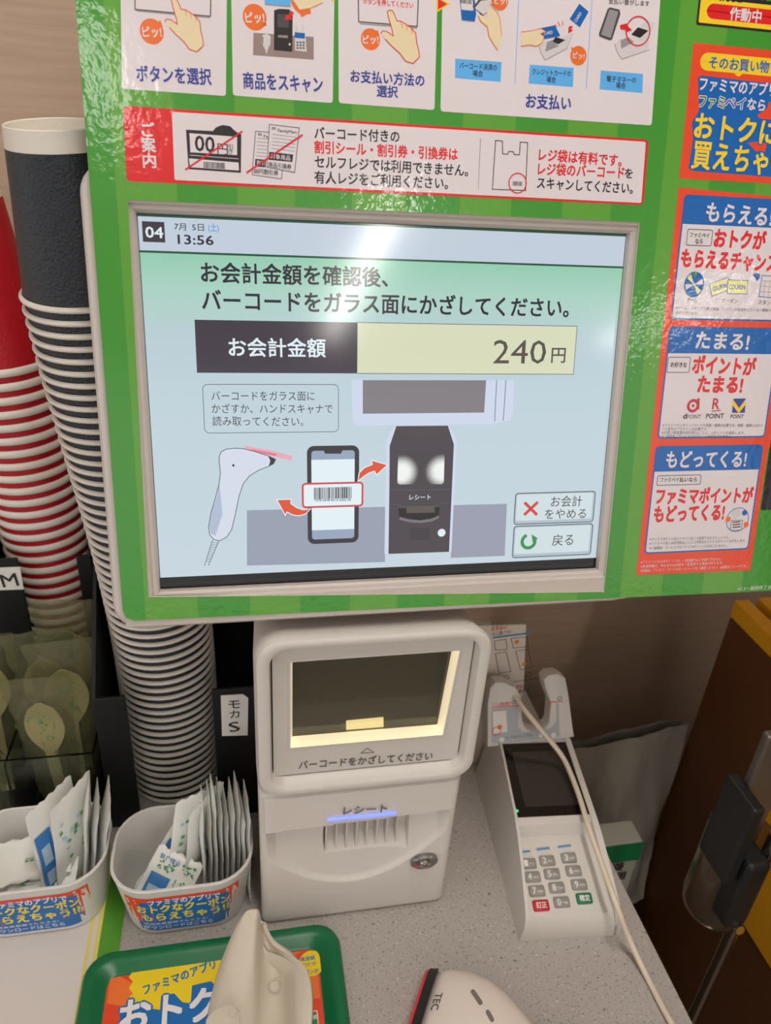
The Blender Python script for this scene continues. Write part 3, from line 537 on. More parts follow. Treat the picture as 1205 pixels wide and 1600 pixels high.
P.text('R', *c5([(578, 176)])[0], *c5([(624, 176)])[0], 17, DR, .02, 5); P.line(c5([(570, 227), (632, 221)]), 1.4, DR, 5); P.text('POINT', 1103.5, 650, 1131, 649.7, 7.5, BLK, .02, 5)
P.poly(c5([(718, 142), (803, 140), (795, 237), (708, 238)]), NAVY, 4); P.poly(c5([(712, 142), (756, 206), (803, 142), (798, 185), (753, 240), (709, 182)]), YEL, 5); P.text('POINT', 1141.4, 650.6, 1162, 650.6, 6, BLK, .02, 5)
fine('※ファミペイにポイントカードの登録・連携が必要です。登録・連携にはポイ', 1035.5, 664.3, 1191.5, 665); fine('ント各社のアカウントが必要です。', 1034.5, 670.2, 1105.5, 670.6); fine('※お買い物金額200円(税込)ごとに、1ポイントを進呈します。', 1034, 675.8, 1164, 676.5); fine('※一部商品・サービスではポイントが付与されません。', 1034, 681.3, 1143.6, 682)
reward((1024.5, 697), (1007, 865.5), 737)
P.text('もどってくる!', 1041.5, 718.5, 1166, 717.7, 25, PW, .035, 5); P.frame(1028, 743.5, 1094, 756.5, 1, DGY, .0008, 4); P.text('ファミペイ', 1032, 749.8, 1060.5, 749.6, 7, GRN, .03, 5); P.text('払いなら', 1062, 749.6, 1089, 749.4, 7, BLK, .03, 5)
P.text('ファミマポイントが', 1025.6, 776, 1176, 774, 23, RED, .055, 5); P.text('もどってくる!', 1022.5, 804, 1131.5, 800.5, 24, RED, .055, 5)
cx, cy = c5([(745, 960)])[0]; P.ring(cx, cy, 17, 1, BLU, 4); P.circ(*c5([(735, 920)])[0], 7, LBR, 5); P.rect(*c5([(705, 965)])[0], *c5([(770, 1030)])[0], PW, .0005, 5); P.frame(*c5([(705, 965)])[0], *c5([(770, 1030)])[0], .8, BLK, .0005, 6)
for k in range(3): P.line(c5([(712, 978 + 17 * k), (765, 972 + 17 * k)]), 1.6, BLK, 7)
for x, y, m_ in ((682, 957, ORG), (803, 992, ORG), (793, 912, BLU)): P.circ(*c5([(x, y)])[0], 4, m_, 7)
fine('※ファミマポイントはファミペイ払いで使用できるポイントです。', 1015.5, 842.5, 1139.6, 840); fine('※ファミペイ払い200円(税込)ごとに1円相当のファミマポイントを付与します。', 1014.7, 849.4, 1165.7, 844.6); fine('※一部商品・サービスではファミマポイントが付与されません。', 1014.7, 856.6, 1136, 852.5)
fine('※ファミペイおよびポイントは、一部店舗ではご利用できません。', 1001.5, 878.4, 1128, 873.4, PW); fine('※会員特典は、中止または内容を一部変更する場合があります。', 1001, 885.2, 1130, 879.2, PW); fine('※詳細は、ファミリーマートのホームページをご確認ください。※画像はイメージです。', 1000, 891.8, 1167, 884.4, PW)
P.build(board)
P = pp('lettering'); P.text('※7.2〜展開終了まで', 1153, 920.3, 1212, 917, 6, PW, 0, 3); P.build(board)
P = pp('picture_block'); a = uq(1188.5, 797); P.box(a[0], uq(1205, 640)[1], .54, a[1], BLK, .002, 3); P.build(board)

# ------------------------------------------------------------------ barcode reader head and receipt printer
KW = mat('kiosk_white', (212, 206, 200), rough=.36, bump=.04, bscale=900)
unit = empty('receipt_printer_and_reader', (.082, .45, .9)); tag(unit, 'white receipt printer with a framed barcode window on top, below the monitor', 'printer')
HX0, HX1, HZ0, HZ1, HY = .0025, .1655, 1.053, 1.1975, .386
def ring(x0, x1, z0, z1, r, y, n=6, dyt=0): return [(x, y + dyt * (z - z0) / (z1 - z0), z) for x, z in rrect(x0, x1, z0, z1, r, n)]
L = [ring(.012, .156, 1.062, 1.176, .012, .50), ring(.004, .164, 1.055, 1.183, .018, .47), ring(.0015, .1665, 1.053, 1.1875, .020, .412), ring(.0015, .1668, 1.052, 1.1925, .020, .401), ring(.002, .1665, 1.0515, 1.1965, .0195, .391), ring(.0035, .1655, 1.0525, 1.1962, .0185, .3868), ring(.006, .1635, 1.0545, 1.1945, .0175, .3855),
     ring(.0100, .1595, 1.0585, 1.1908, .0155, .3857), ring(.0116, .1580, 1.0605, 1.1893, .0142, .3868), ring(.0130, .1560, 1.0645, 1.1880, .009, .3950)]
bm_obj('reader_housing', loft(L, True, False), KW, unit, 40, world=True)
# inner panel with its window opening, tilted a little
PAN = mat('reader_panel', (206, 200, 194), rough=.45, bump=.25, bscale=1500)
Wq = [at_y(*q, .395) for q in ((455, 1165), (690, 1145), (716, 1015), (455, 1033))]
def sq(q, k, y): c = sum(q, Vector()) / 4; return [Vector((c.x + (p.x - c.x) * k, y, c.z + (p.z - c.z) * k)) for p in q]
pr_ = [Vector((.0140, .394, 1.066)), Vector((.155, .394, 1.066)), Vector((.155, .394, 1.1872)), Vector((.0140, .394, 1.1872))]
bm_obj('window_panel', loft([pr_, sq(Wq, 1.05, .394), sq(Wq, 1.035, .3932), sq(Wq, 1.01, .3932)], False, False), PAN, unit, world=True)
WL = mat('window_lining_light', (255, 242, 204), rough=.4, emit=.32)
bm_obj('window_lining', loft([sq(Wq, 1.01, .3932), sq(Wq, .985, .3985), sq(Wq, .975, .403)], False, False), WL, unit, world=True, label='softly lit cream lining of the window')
CAV = mat('cavity_olive', (120, 114, 90), rough=.5)
cb_ = sq(Wq, .975, .403); deep = [Vector((p.x, (.4062, .4062, .432, .432)[i], p.z)) for i, p in enumerate(cb_)]
bm_obj('window_cavity', loft([cb_, deep], False, True), CAV, unit, world=True, label='dim olive sloping reflector behind the glass')
bm_obj('scan_window', loft([sq(Wq, .974, .4030), sq(Wq, .974, .4034)]), mat('dark_window_glass', (196, 192, 176), rough=.04, trans=.95, ior=1.5), unit, world=True, label='smoked glossy glass')
GP = Plane(deep[0], deep[1] - deep[0], deep[0] - deep[3]); bq = [(541, 1125), (599, 1119), (599, 1134), (541, 1140)]
bm_obj('scan_lamp', solid(GP, bq, .0001, .0010, base=0), mat('scan_lamp_glow', (245, 228, 170), rough=.4, emit=1.5), unit, world=True, label='small cream lit bar behind the glass')
RP = Plane((0, .3938, 1.1), (1, 0, 0), (0, 0, -1)); TGRY = mat('device_ink', (96, 92, 90), rough=.5)
P = Print('reader_lettering', RP, .0002); P.text('バーコードをかざしてください', 467, 1196, 676, 1181, 12, TGRY, .02); P.line([(564, 1177), (574, 1169), (584, 1176)], 1.2, TGRY, 1, True); P.build(unit)
# printer: shaped front with the scooped paper exit
PX0, PX1, PZ0, PZ1 = .0025, .1585, .9, 1.052
def scoop(u, v):
    top = .735 + .03 * u if True else 0
    low = .62 - .34 * (1 - ((u - .47) / .50) ** 2) if abs(u - .47) < .5 else .62
    d = 0.0
    if .03 < u < .96 and low < v < top:
        k = (v - low) / max(.001, top - low); e = min(1, (u - .03) / .05, (.96 - u) / .05); d = .0095 * (k ** .8) * e + .0026 * e * min(1, (v - low) / .022)
        if .32 < u < .77 and v > .45: d = max(d, .0165 * min(1, (u - .32) / .01, (.77 - u) / .01) * min(1, .25 + (v - .45) / .12) if d < .0165 else d)
    return d
NX, NZ = 150, 130
bm = bmesh.new(); G = []
for j in range(NZ + 1):
    v = j / NZ; row = []
    for i in range(NX + 1):
        u = i / NX; x = PX0 + u * (PX1 - PX0) + .003 * (u - .1) * v * (1 if u > .5 else 0); z = PZ0 + v * (PZ1 - PZ0)
        rd = .008; ex = max(0, (rd - min(u, 1 - u) * (PX1 - PX0)) / rd); ez = max(0, (rd * .7 - (z - PZ0)) / (rd * .7)) if v < .5 else max(0, (rd * .5 - (PZ1 - z)) / (rd * .5))
        y = .3865 + .004 * v + .006 * (1 - math.sqrt(max(0, 1 - min(1, ex) ** 2))) + .005 * (1 - math.sqrt(max(0, 1 - min(1, ez) ** 2))) - (.0022 if v > .735 + .03 * u and .025 < u < .975 and v < .97 else 0) + scoop(u, v)
        row.append(bm.verts.new((x, y, z)))
    G.append(row)
for j in range(NZ):
    for i in range(NX): bm.faces.new((G[j][i], G[j][i + 1], G[j + 1][i + 1], G[j + 1][i]))
def skirt(vs, y):
    b = [bm.verts.new((v.co.x, y, v.co.z)) for v in vs]
    for i in range(len(vs) - 1): bm.faces.new((vs[i], vs[i + 1], b[i + 1], b[i]))
    return b
skirt([r[0] for r in G], .50); skirt([r[-1] for r in G], .50); skirt(G[0], .50); skirt(G[-1], .50)
bm_obj('printer_housing', bm, KW, unit, 35, world=True)
bm = bmesh.new()
for k in range(8):
    x = .0545 + k * .0083; join(bm, box_bm(x, x + .0015, .3965, .4060, .972, 1.009, .0004, 1))
bm_obj('paper_guide_rib', bm, KW, unit, world=True)
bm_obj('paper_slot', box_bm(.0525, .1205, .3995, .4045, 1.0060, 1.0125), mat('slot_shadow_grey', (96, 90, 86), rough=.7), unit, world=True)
FP = Plane((0, .3872, 1.0), (1, 0, 0), (0, 0, -1))
P = Print('printer_lettering', FP, .0009); P.text('レシート', 537, 1267, 605, 1263, 12, TGRY, .02); P.build(unit)
a, b = at_y(512, 1281, .3868), at_y(619, 1270, .3868)
bm = tube([(a.x, a.y, a.z), ((a.x + b.x) / 2, a.y, (a.z + b.z) / 2), (b.x, b.y, b.z)], .0016, 10)
bm_obj('status_light', bm, mat('status_light_blue', (108, 122, 255), rough=.3, emit=1.2), unit, 60, world=True, label='glowing blue bar')
kc = at_y(663, 1346, .386); CH = mat('chrome', (190, 188, 186), rough=.18, metal=1); DKG = mat('dark_grey_part', (70, 68, 68), rough=.35)
bm = lathe([(0, -.0022), (.0068, -.0022), (.0080, -.001), (.0080, .0035)], 28); bm.transform(Matrix.Translation(kc) @ Matrix.Rotation(math.radians(0), 4, 'Z') @ Matrix.Rotation(math.pi / 2, 4, 'X') @ Matrix.Diagonal((1.45, 1, -1, 1)))
lk = bm_obj('key_lock', bm, mat('lock_escutcheon', (150, 148, 146), rough=.25, metal=.9), unit, 40, world=True, label='oval metal lock')
bm = lathe([(0, 0), (.0015, -.0002), (.0018, -.0016), (.0040, -.0018), (.0048, -.001), (.0050, .003)], 24); bm.transform(Matrix.Translation(kc + Vector((0, -.0022, 0))) @ Matrix.Rotation(math.pi / 2, 4, 'X') @ Matrix.Diagonal((1, 1, -1, 1)))
bm_obj('lock_cylinder', bm, CH, lk, 40, world=True)
bm_obj('lock_mark', box_bm(kc.x - .0085, kc.x - .0055, kc.y - .0030, kc.y - .0018, kc.z - .0035, kc.z - .001, .0003), mat('red_mark', (190, 60, 60), rough=.4), lk, world=True)

# ------------------------------------------------------------------ payment terminal
YAW = math.radians(-4.4)
term = empty('card_terminal', (.2135, .343, .9), (0, 0, YAW)); tag(term, 'white card payment terminal with dark screen and keypad on the stone counter', 'payment terminal')
TW = .0885; TM = world_of(term)
def tl(x, y, z): return TM @ Vector((x, y, z))
side = [(0, .0), (.000, .014), (.006, .023), (.066, .0445), (.0695, .0560), (.0760, .0590), (.1490, .0745), (.165, .0745), (.176, .05), (.178, 0)]
cheek = [(0, 0), (.000, .017), (.004, .0265), (.012, .032), (.040, .0470), (.060, .0560), (.0700, .0592), (.0760, .0605), (.1490, .0760), (.166, .0755), (.177, .05), (.1785, 0)]
cheekl = [(y_, z_ - (.0016 if .003 < y_ < .072 else 0)) for y_, z_ in cheek]
def profile_bm(prof, xa, xb, dr0=0, dr1=0):
    f = lambda x, z, dr: x + dr * z / .06
    return loft([[(f(xa, z, dr0), y, z) for y, z in prof], [(f(xb, z, dr1), y, z) for y, z in prof]])
bm = profile_bm(side, .0026, TW - .004, .0066, -.005); bmesh.ops.bevel(bm, geom=[e for e in bm.edges if e.calc_face_angle(0) > .9], offset=.0008, segments=2, affect='EDGES')
bm_obj('body', bm, KW, term, 35)
for nm, xa, xb, s0, s1 in (('side_cheek', 0, .0030, .0075, .0068), ('side_cheek', TW - .0055, TW, -.006, -.006)):
    bm = profile_bm(cheekl if xa == 0 else cheek, xa, xb, s0, s1); bmesh.ops.bevel(bm, geom=[e for e in bm.edges if e.calc_face_angle(0) > .5], offset=.001, segments=2, affect='EDGES'); bm_obj(nm, bm, KW, term, 45)
# touch screen
a0, a1 = tl(0, .0760, .0590), tl(0, .1490, .0745); tux = TM.to_3x3() @ Vector((1, 0, 0)); tuy = (a0 - a1).normalized()
TS = Plane(a0, tux, tuy); BGL = mat('black_glass', (12, 11, 11), rough=.08)
scn = bm_obj('touch_screen', solid(TS, [(.0105, .0005), (.0795, .0005), (.0795, -.0735), (.0105, -.0735)], -.001, .0006, .0003, 1, px=False), BGL, term, world=True, label='black unlit touch screen')
P = Print('display', TS, .0007); P.box(.0195, -.0085, .0705, -.064, mat('unlit_display', (52, 48, 46), rough=.12), 0, 1); P.build(scn)
P = Print('green_light', TS, .0007); P.circ(808, 1267, 2.5, mat('green_led', (60, 200, 130), rough=.3, emit=.8), 2); P.build(scn)
# keypad
b0, b1 = tl(0, .006, .023), tl(0, .066, .0445); KP = Plane(b1, tux, (b0 - b1).normalized())
KL = (b0 - b1).length
P = Print('keypad_plate', KP, .0003); u0 = .0125; P.box(u0, .004, TW - .018, KL - .003, mat('keypad_plate_grey', (214, 208, 202), rough=.4), .003, 0); P.build(term)
KG = mat('key_grey', (150, 146, 142), rough=.4); KR = mat('key_red', (196, 44, 56), rough=.4); KGN = mat('key_green', (30, 120, 84), rough=.4); KSL = mat('key_slate', (112, 112, 114), rough=.4); BLUI = mat('key_blue', (70, 138, 190), rough=.4); KWI = mat('key_ink_white', (236, 232, 226), rough=.5)
def c740(x, y): return (740 + x / 3.347, 1220 + y / 3.347)
kme = {}
def key(cx, cy, m, txt, small=None, w_=.0135, d_=.0085, h_=.0022, label=None):
    u, v = KP.uv(*c740(cx, cy), .001); u += .0013 if u < .030 else 0
    bm = bmesh.new(); pts = rrect(-w_ / 2, w_ / 2, -d_ / 2, d_ / 2, .0016, 3); q = lambda p, o, k: KP.p3(u + p[0] * k, v + p[1] * k, o)
    loft([[q(p, 0, 1.06) for p in pts], [q(p, h_ * .7, 1) for p in pts], [q(p, h_, .92) for p in pts]], bm=bm)
    k = bm_obj('key', bm, m, term, 50, world=True, label=label)
    P = Print('legend', KP, h_ + .0001); 
    if txt: P.text(txt, u - (.0018 if len(txt) == 1 else .0045), v, u + (.0018 if len(txt) == 1 else .0045), v, .0045, KWI if m is not KW else BLUI, .03, px=False) if not small else P.text(txt, u - .0042, v, u - .0012, v, .0052, KWI, .01, px=False)
    if small: P.text(small, u + .0002, v + .0008, u + .0048, v + .0008, .0018, KWI, .01, px=False)
    if P.V: P.build(k)
cols = [[(262, 370), (365, 354), (476, 340)], [(281, 432), (386, 417), (499, 402)], [(302, 502), (411, 486), (524, 470)], [(325, 576), (436, 558), (553, 542)], [(347, 652), (462, 634), (580, 615)]]
for r, row in enumerate(cols):
    for c_, (x, y) in enumerate(row):
        if r == 0:
            key(x, y + 4, KW, None, w_=.0125, d_=.0036, h_=.001, label='flat white function key with a blue mark'); continue
        if r < 4: n = (r - 1) * 3 + c_ + 1; key(x, y, KG, str(n), ('アイ', 'ABC', 'DEF', 'GHI', 'JKL', 'MNO', 'PQRS', 'TUV', 'WXYZ')[n - 1])
        else: key(x, y, (KR, KG, KGN)[c_], ('訂正', '0', '確定')[c_], (None, '*#', None)[c_], label=('red correction key', 'grey zero key', 'green confirm key')[c_])
P = Print('key_mark', KP, .0012)
for x, y in cols[0]: P.line([c740(x - 34, y + 6), c740(x + 34, y - 3)], 3, BLUI, 2)
P.build(term)
# card reader fork behind the screen
c0 = tl(0, .150, .0745); c1_ = tl(0, .166, .128); FK = Plane(c1_, tux, (c0 - c1_).normalized())
fpts = [(762, 1168), (762, 1100), (766, 1075), (775, 1066), (790, 1067), (806, 1075), (814, 1088), (817, 1125), (822, 1138), (835, 1144), (850, 1140), (858, 1130), (861, 1100), (852, 1075), (850, 1062), (857, 1055), (872, 1053), (884, 1060), (889, 1085), (896, 1140), (898, 1152)]
bm = solid(FK, fpts, -.016, .0, .0015, 2, base=0); bm_obj('reader_fork', bm, KW, term, 40, world=True, label='upright fork with the card slot')
def cz(x, y): return (740 + x / 4.635, 950 + y / 4.635)
P = Print('reader_sticker', FK, .0002); SG = mat('sticker_grey', (176, 178, 184), rough=.5); SR = mat('sticker_red', (214, 66, 74), rough=.5); SB = mat('sticker_ink', (70, 68, 74), rough=.5); SO = mat('sticker_orange', (226, 136, 52), rough=.5); SW = mat('sticker_white', (232, 226, 220), rough=.5)
P.poly([cz(*q) for q in ((130, 735), (320, 710), (325, 860), (360, 900), (480, 890), (560, 870), (600, 820), (598, 690), (618, 690), (622, 930), (205, 985), (130, 975))], SG, 0)
P.poly([cz(*q) for q in ((140, 750), (236, 742), (246, 898), (146, 908))], SW, 1); P.circ(*cz(190, 862), 4, SO, 2); P.ring(*cz(165, 893), 7, 1.2, SR, 3)
P.line([cz(132, 722), cz(345, 704)], 1.3, SR, 2); P.text('ここに読み取り', *cz(140, 700), *cz(270, 690), 5.5, SR, .02, 2); P.line([cz(540, 682), cz(650, 676)], 1.3, SR, 2); P.ring(*cz(290, 682), 2.5, .8, SB, 2); P.ring(*cz(625, 652), 3, .8, SB, 2)
P.text('カードをかざして下さい', *cz(235, 940), *cz(430, 920), 5, SB, .01, 3); P.circ(*cz(490, 925), 3.5, SW, 3); P.circ(*cz(580, 920), 4, SW, 3); P.circ(*cz(205, 955), 4, SW, 3); P.build(term)

# instruction card behind it
G0 = at_y(765, 985, .535); CP = Plane(G0, (1, .0, 0), (0, .01, -1)); card = empty('instruction_card', (.25, .53, .9)); tag(card, 'printed payment instruction card standing behind the terminal', 'card')
P0 = [CP.uv(748, 988), CP.uv(823, 972), CP.uv(851, 1062)]
cu1 = P0[1][0]; bmc = solid(CP, [(P0[0][0], -.006), (P0[1][0] - .0, -.004), (P0[1][0] + .010, .072), (P0[1][0] + .012, .196), (P0[0][0] + .006, .196), (P0[0][0], .07)], -.0008, 0, px=False)
bm_obj('card_panel', bmc, mat('card_stock', (220, 208, 196), rough=.6), card, world=True)
P = Print('card_print', CP, .0002); P.line([cz(130, 125), cz(384, 104)], 1.5, mat('sticker_green', (96, 160, 96), rough=.5), 1); P.text('お支払い', *cz(130, 150), *cz(245, 136), 7, SR, .02, 2); P.text('はここに置いて下さい', *cz(136, 188), *cz(276, 172), 5.5, SB, .01, 2); P.line([cz(140, 215), cz(402, 182)], 3, BLUI, 2)
for q in (((150, 240), (235, 226), (243, 300), (160, 305)), ((272, 220), (388, 208), (392, 280), (290, 290)), ((158, 330), (238, 318), (270, 460), (185, 474)), ((305, 312), (396, 300), (425, 430), (340, 448))): P.line([cz(*k) for k in q], .9, SB, 1, True)
for x, y in ((313, 246), (368, 403)): P.circ(*cz(x, y), 3.5, SO, 2)
for x, y in ((238, 500), (396, 484)): P.ring(*cz(x, y), 4, .8, SB, 2)
P.line([cz(285, 535), cz(500, 505)], 1, SB, 1); P.text('支払', *cz(305, 574), *cz(358, 566), 6, SR, .02, 2); P.text('音が鳴', *cz(325, 604), *cz(405, 596), 6, SB, .02, 2); P.build(card)
# white cord lying over the terminal
def over(pl, x, y, c): u, v = pl.uv(x, y, c); return pl.p3(u, v, c)
cord = [at_y(776, 1072, .515), at_y(800, 1084, .508), at_y(822, 1112, .488), over(TS, 850, 1146, .026), over(TS, 880, 1184, .010), over(TS, 902, 1235, .008), over(TS, 921, 1295, .009), over(KP, 944, 1360, .026), over(KP, 964, 1415, .028), at_z(984, 1468, .918), at_z(1008, 1520, .904), at_z(1050, 1600, .9035), at_z(1090, 1660, .9035)]
tag(bm_obj('cord', tube(cord, .0024, 10), mat('cream_cord', (222, 208, 188), rough=.45), smooth=60), 'thin cream cord running over the card terminal to the counter edge', 'cord')

# ------------------------------------------------------------------ paper cups, stacked upside down
def cup_mesh(R, Rb, H, band, body, rim, name, k=1.0):
    """upside-down cup: rolled rim at z 0, recessed base on top"""
    pr = [(R - .0006, .0003), (R + .0004, .0001), (R + .0015, .0007), (R + .0019, .0017), (R + .0015, .0027), (R + .0003, .0033), (R - .0006, .0033)]
    zb = H - band; rb = lambda z: R - .0006 + (Rb - R) * z / H
    ri = lathe([(r_, z_ * k) for r_, z_ in pr], 44)
    o = bmesh.new(); P_ = [(rb(z), z) for z in (.0031 * k, zb * .5, zb)]; mi = [0, 0]
    P_ += [(rb(zb) + .0001, zb + .0001), (rb(H), H - .0006), (rb(H) - .0006, H), (rb(H) - .0013, H - .0006), (rb(H) - .0018, H - .008), (.0001, H - .0085)]; mi += [1] * 6
    lathe(P_, 44, o, mi)
    me = bpy.data.meshes.new(name); bmesh.ops.recalc_face_normals(o, faces=o.faces[:]); o.to_mesh(me); o.free()
    for m in (body, rim): me.materials.append(m)
    mr = bpy.data.meshes.new(name + '_rim'); bmesh.ops.recalc_face_normals(ri, faces=ri.faces[:]); ri.to_mesh(mr); ri.free(); mr.materials.append(rim)
    for m in (me, mr):
        for p in m.polygons: p.use_smooth = True
        m.set_sharp_from_angle(angle=math.radians(35))
    return me, mr
ONES = ['', 'first', 'second', 'third', 'fourth', 'fifth', 'sixth', 'seventh', 'eighth', 'ninth', 'tenth', 'eleventh', 'twelfth', 'thirteenth', 'fourteenth', 'fifteenth', 'sixteenth', 'seventeenth', 'eighteenth', 'nineteenth']
TENS = {2: ('twentieth', 'twenty'), 3: ('thirtieth', 'thirty'), 4: ('fortieth', 'forty'), 5: ('fiftieth', 'fifty'), 6: ('sixtieth', 'sixty')}
def nth(n): return ONES[n] if n < 20 else TENS[n // 10][0] if n % 10 == 0 else TENS[n // 10][1] + '-' + ONES[n % 10]
def stack(path, pitch, meshes, zstart, ztop, what, group):
    """path: control points (z, x, y); the pile follows the curve"""
    def at(z):
        for a, b in zip(path, path[1:]):
            if z <= b[0] or b is path[-1]:
                t = (z - a[0]) / (b[0] - a[0]); return Vector((a[1] + (b[1] - a[1]) * t, a[2] + (b[2] - a[2]) * t, z))
    n = int(round((ztop - zstart) / pitch)) + 1; me, mr = meshes; P = []; p = at(zstart); t = Vector((0, 0, 1))
    for i in range(n):
        t = (t * .6 + (at(p.z + .09) - at(p.z - .02)).normalized() * .4).normalized(); P.append((p.copy(), t.copy())); p = p + t * pitch
    for i in range(n):
        p, t = P[n - 1 - i]
        o = bpy.data.objects.new('paper_cup', me); C.objects.link(o); o.location = p; q = Vector((0, 0, 1)).rotation_difference(t) 
        o.rotation_mode = 'QUATERNION'; o.rotation_quaternion = q
        r = bpy.data.objects.new('rim', mr); C.objects.link(r); r.parent = o
        tag(o, ('%s upside down, topmost of the %s' % (what[0], what[1])) if i == 0 else '%s, %s from the top of the %s' % (what[0], nth(i + 1), what[1]), 'cup', group)
CUPB = mat('cup_black', (36, 41, 49), rough=.42, bump=.9, bscale=520); CUPR = mat('cup_red', (176, 12, 30), rough=.5, bump=.5, bscale=400); CUPW = mat('cup_white', (226, 218, 208), rough=.55, bump=.2, bscale=700)
mb = cup_mesh(.0428, .0308, .104, .0125, CUPB, CUPW, 'black_cup', 1.2); mrd = cup_mesh(.0392, .0290, .150, .014, CUPR, CUPW, 'red_cup', 2.1)
stack([(.90, -.0780, .566), (1.10, -.0775, .566), (1.20, -.0835, .562), (1.30, -.0940, .556), (1.40, -.1020, .546), (1.50, -.1050, .535)], .0088, mb, .9005, 1.384, ('black paper cup', 'tall leaning stack'), 'black cups stacked beside the monitor')
stack([(.90, -.1900, .68), (1.05, -.1910, .68), (1.15, -.1960, .68), (1.25, -.2020, .68), (1.35, -.2080, .679), (1.50, -.2140, .677)], .0122, mrd, .9005, 1.285, ('red paper cup', 'stack at the left edge'), 'red cups stacked at the left')

# ------------------------------------------------------------------ black cup holders
def holder(name, x0, x1, y0, y1, zf, zb, slot, label, th=.0028):
    t = empty(name, ((x0 + x1) / 2, (y0 + y1) / 2, .9)); tag(t, label, 'holder', 'black cup holders')
    for xa in (x0, x1 - th):
        bm = loft([[(xa + k, y, z) for y, z in ((y0, .9), (y0, zf), (y1, zb), (y1, .9))] for k in (0, th)]); bm_obj('side_wall', bm, BLACKP, t, world=True)
    bm_obj('back_wall', box_bm(x0, x1, y1 - th, y1, .9, zb), BLACKP, t, world=True)
    for xa, xb in ((x0, slot[0]), (slot[1], x1)): bm_obj('front_post', box_bm(xa + .0001, xb - .0001, y0 - .0005, y0 + th, .9, zf, .0008), BLACKP, t, world=True)
    return t
holder('cup_holder', -.132, .0165, .502, .640, 1.058, 1.22, (-.1055, -.034), 'black plastic holder around the foot of the black cup stack')
holder('cup_holder', -.285, -.142, .615, .740, 1.13, 1.26, (-.2050, -.155), 'black plastic holder around the foot of the red cup stack')
LP = mat('label_paper', (226, 222, 216), rough=.6); INKB = mat('marker_ink', (40, 38, 42), rough=.6)
def lab(quad, y, txts, label):
    pl = Plane((0, y, 1), (1, 0, 0), (0, 0, -1)); t = empty('label_sticker', at_y(*quad[0], y)); tag(t, label, 'label')
    bm_obj('paper', solid(pl, quad, -.0006, 0, base=0), LP, t, world=True)
    P = Print('handwriting', pl, .0001)
    for a in txts: P.text(a[0], *a[1:], INKB, .012)
    P.build(t)
lab([(345, 1087), (380, 1085), (388, 1091), (387, 1149), (347, 1150)], .5008, (('モ', 357, 1101, 375, 1100, 14), ('カ', 359, 1117, 374, 1115, 12), ('S', 358, 1137, 374, 1134, 15)), 'white label reading モカS on the holder of the black cups')
lab([(-20, 888), (31, 886), (37, 921), (-20, 923)], .6138, (('M', 2, 908, 27, 905, 20),), 'white label reading M on the holder of the red cups')

# ------------------------------------------------------------------ printed mat and white tubs
dm = empty('counter_mat', (-.25, .3, .9)); tag(dm, 'white printed mat with yellow lines and green edge, lying under the tubs', 'mat')
bm_obj('mat_sheet', box_bm(-.44, -.111, .17, .475, .9002, .9008), mat('mat_green', (86, 154, 48), rough=.45), dm, world=True)
MPL = Plane((-.44, .475, .9008), (1, 0, 0), (0, -1, 0)); P = Print('mat_print', MPL, .00005); YL = mat('mat_yellow', (226, 210, 110), rough=.45); MWH = mat('mat_white', (216, 208, 204), rough=.45)
P.box(0, .0, .3128, .305, YL, 0, 0); P.box(0, .0, .3095, .305, MWH, 0, 1); P.box(.3035, .0, .3062, .305, YL, 0, 2); P.build(dm)

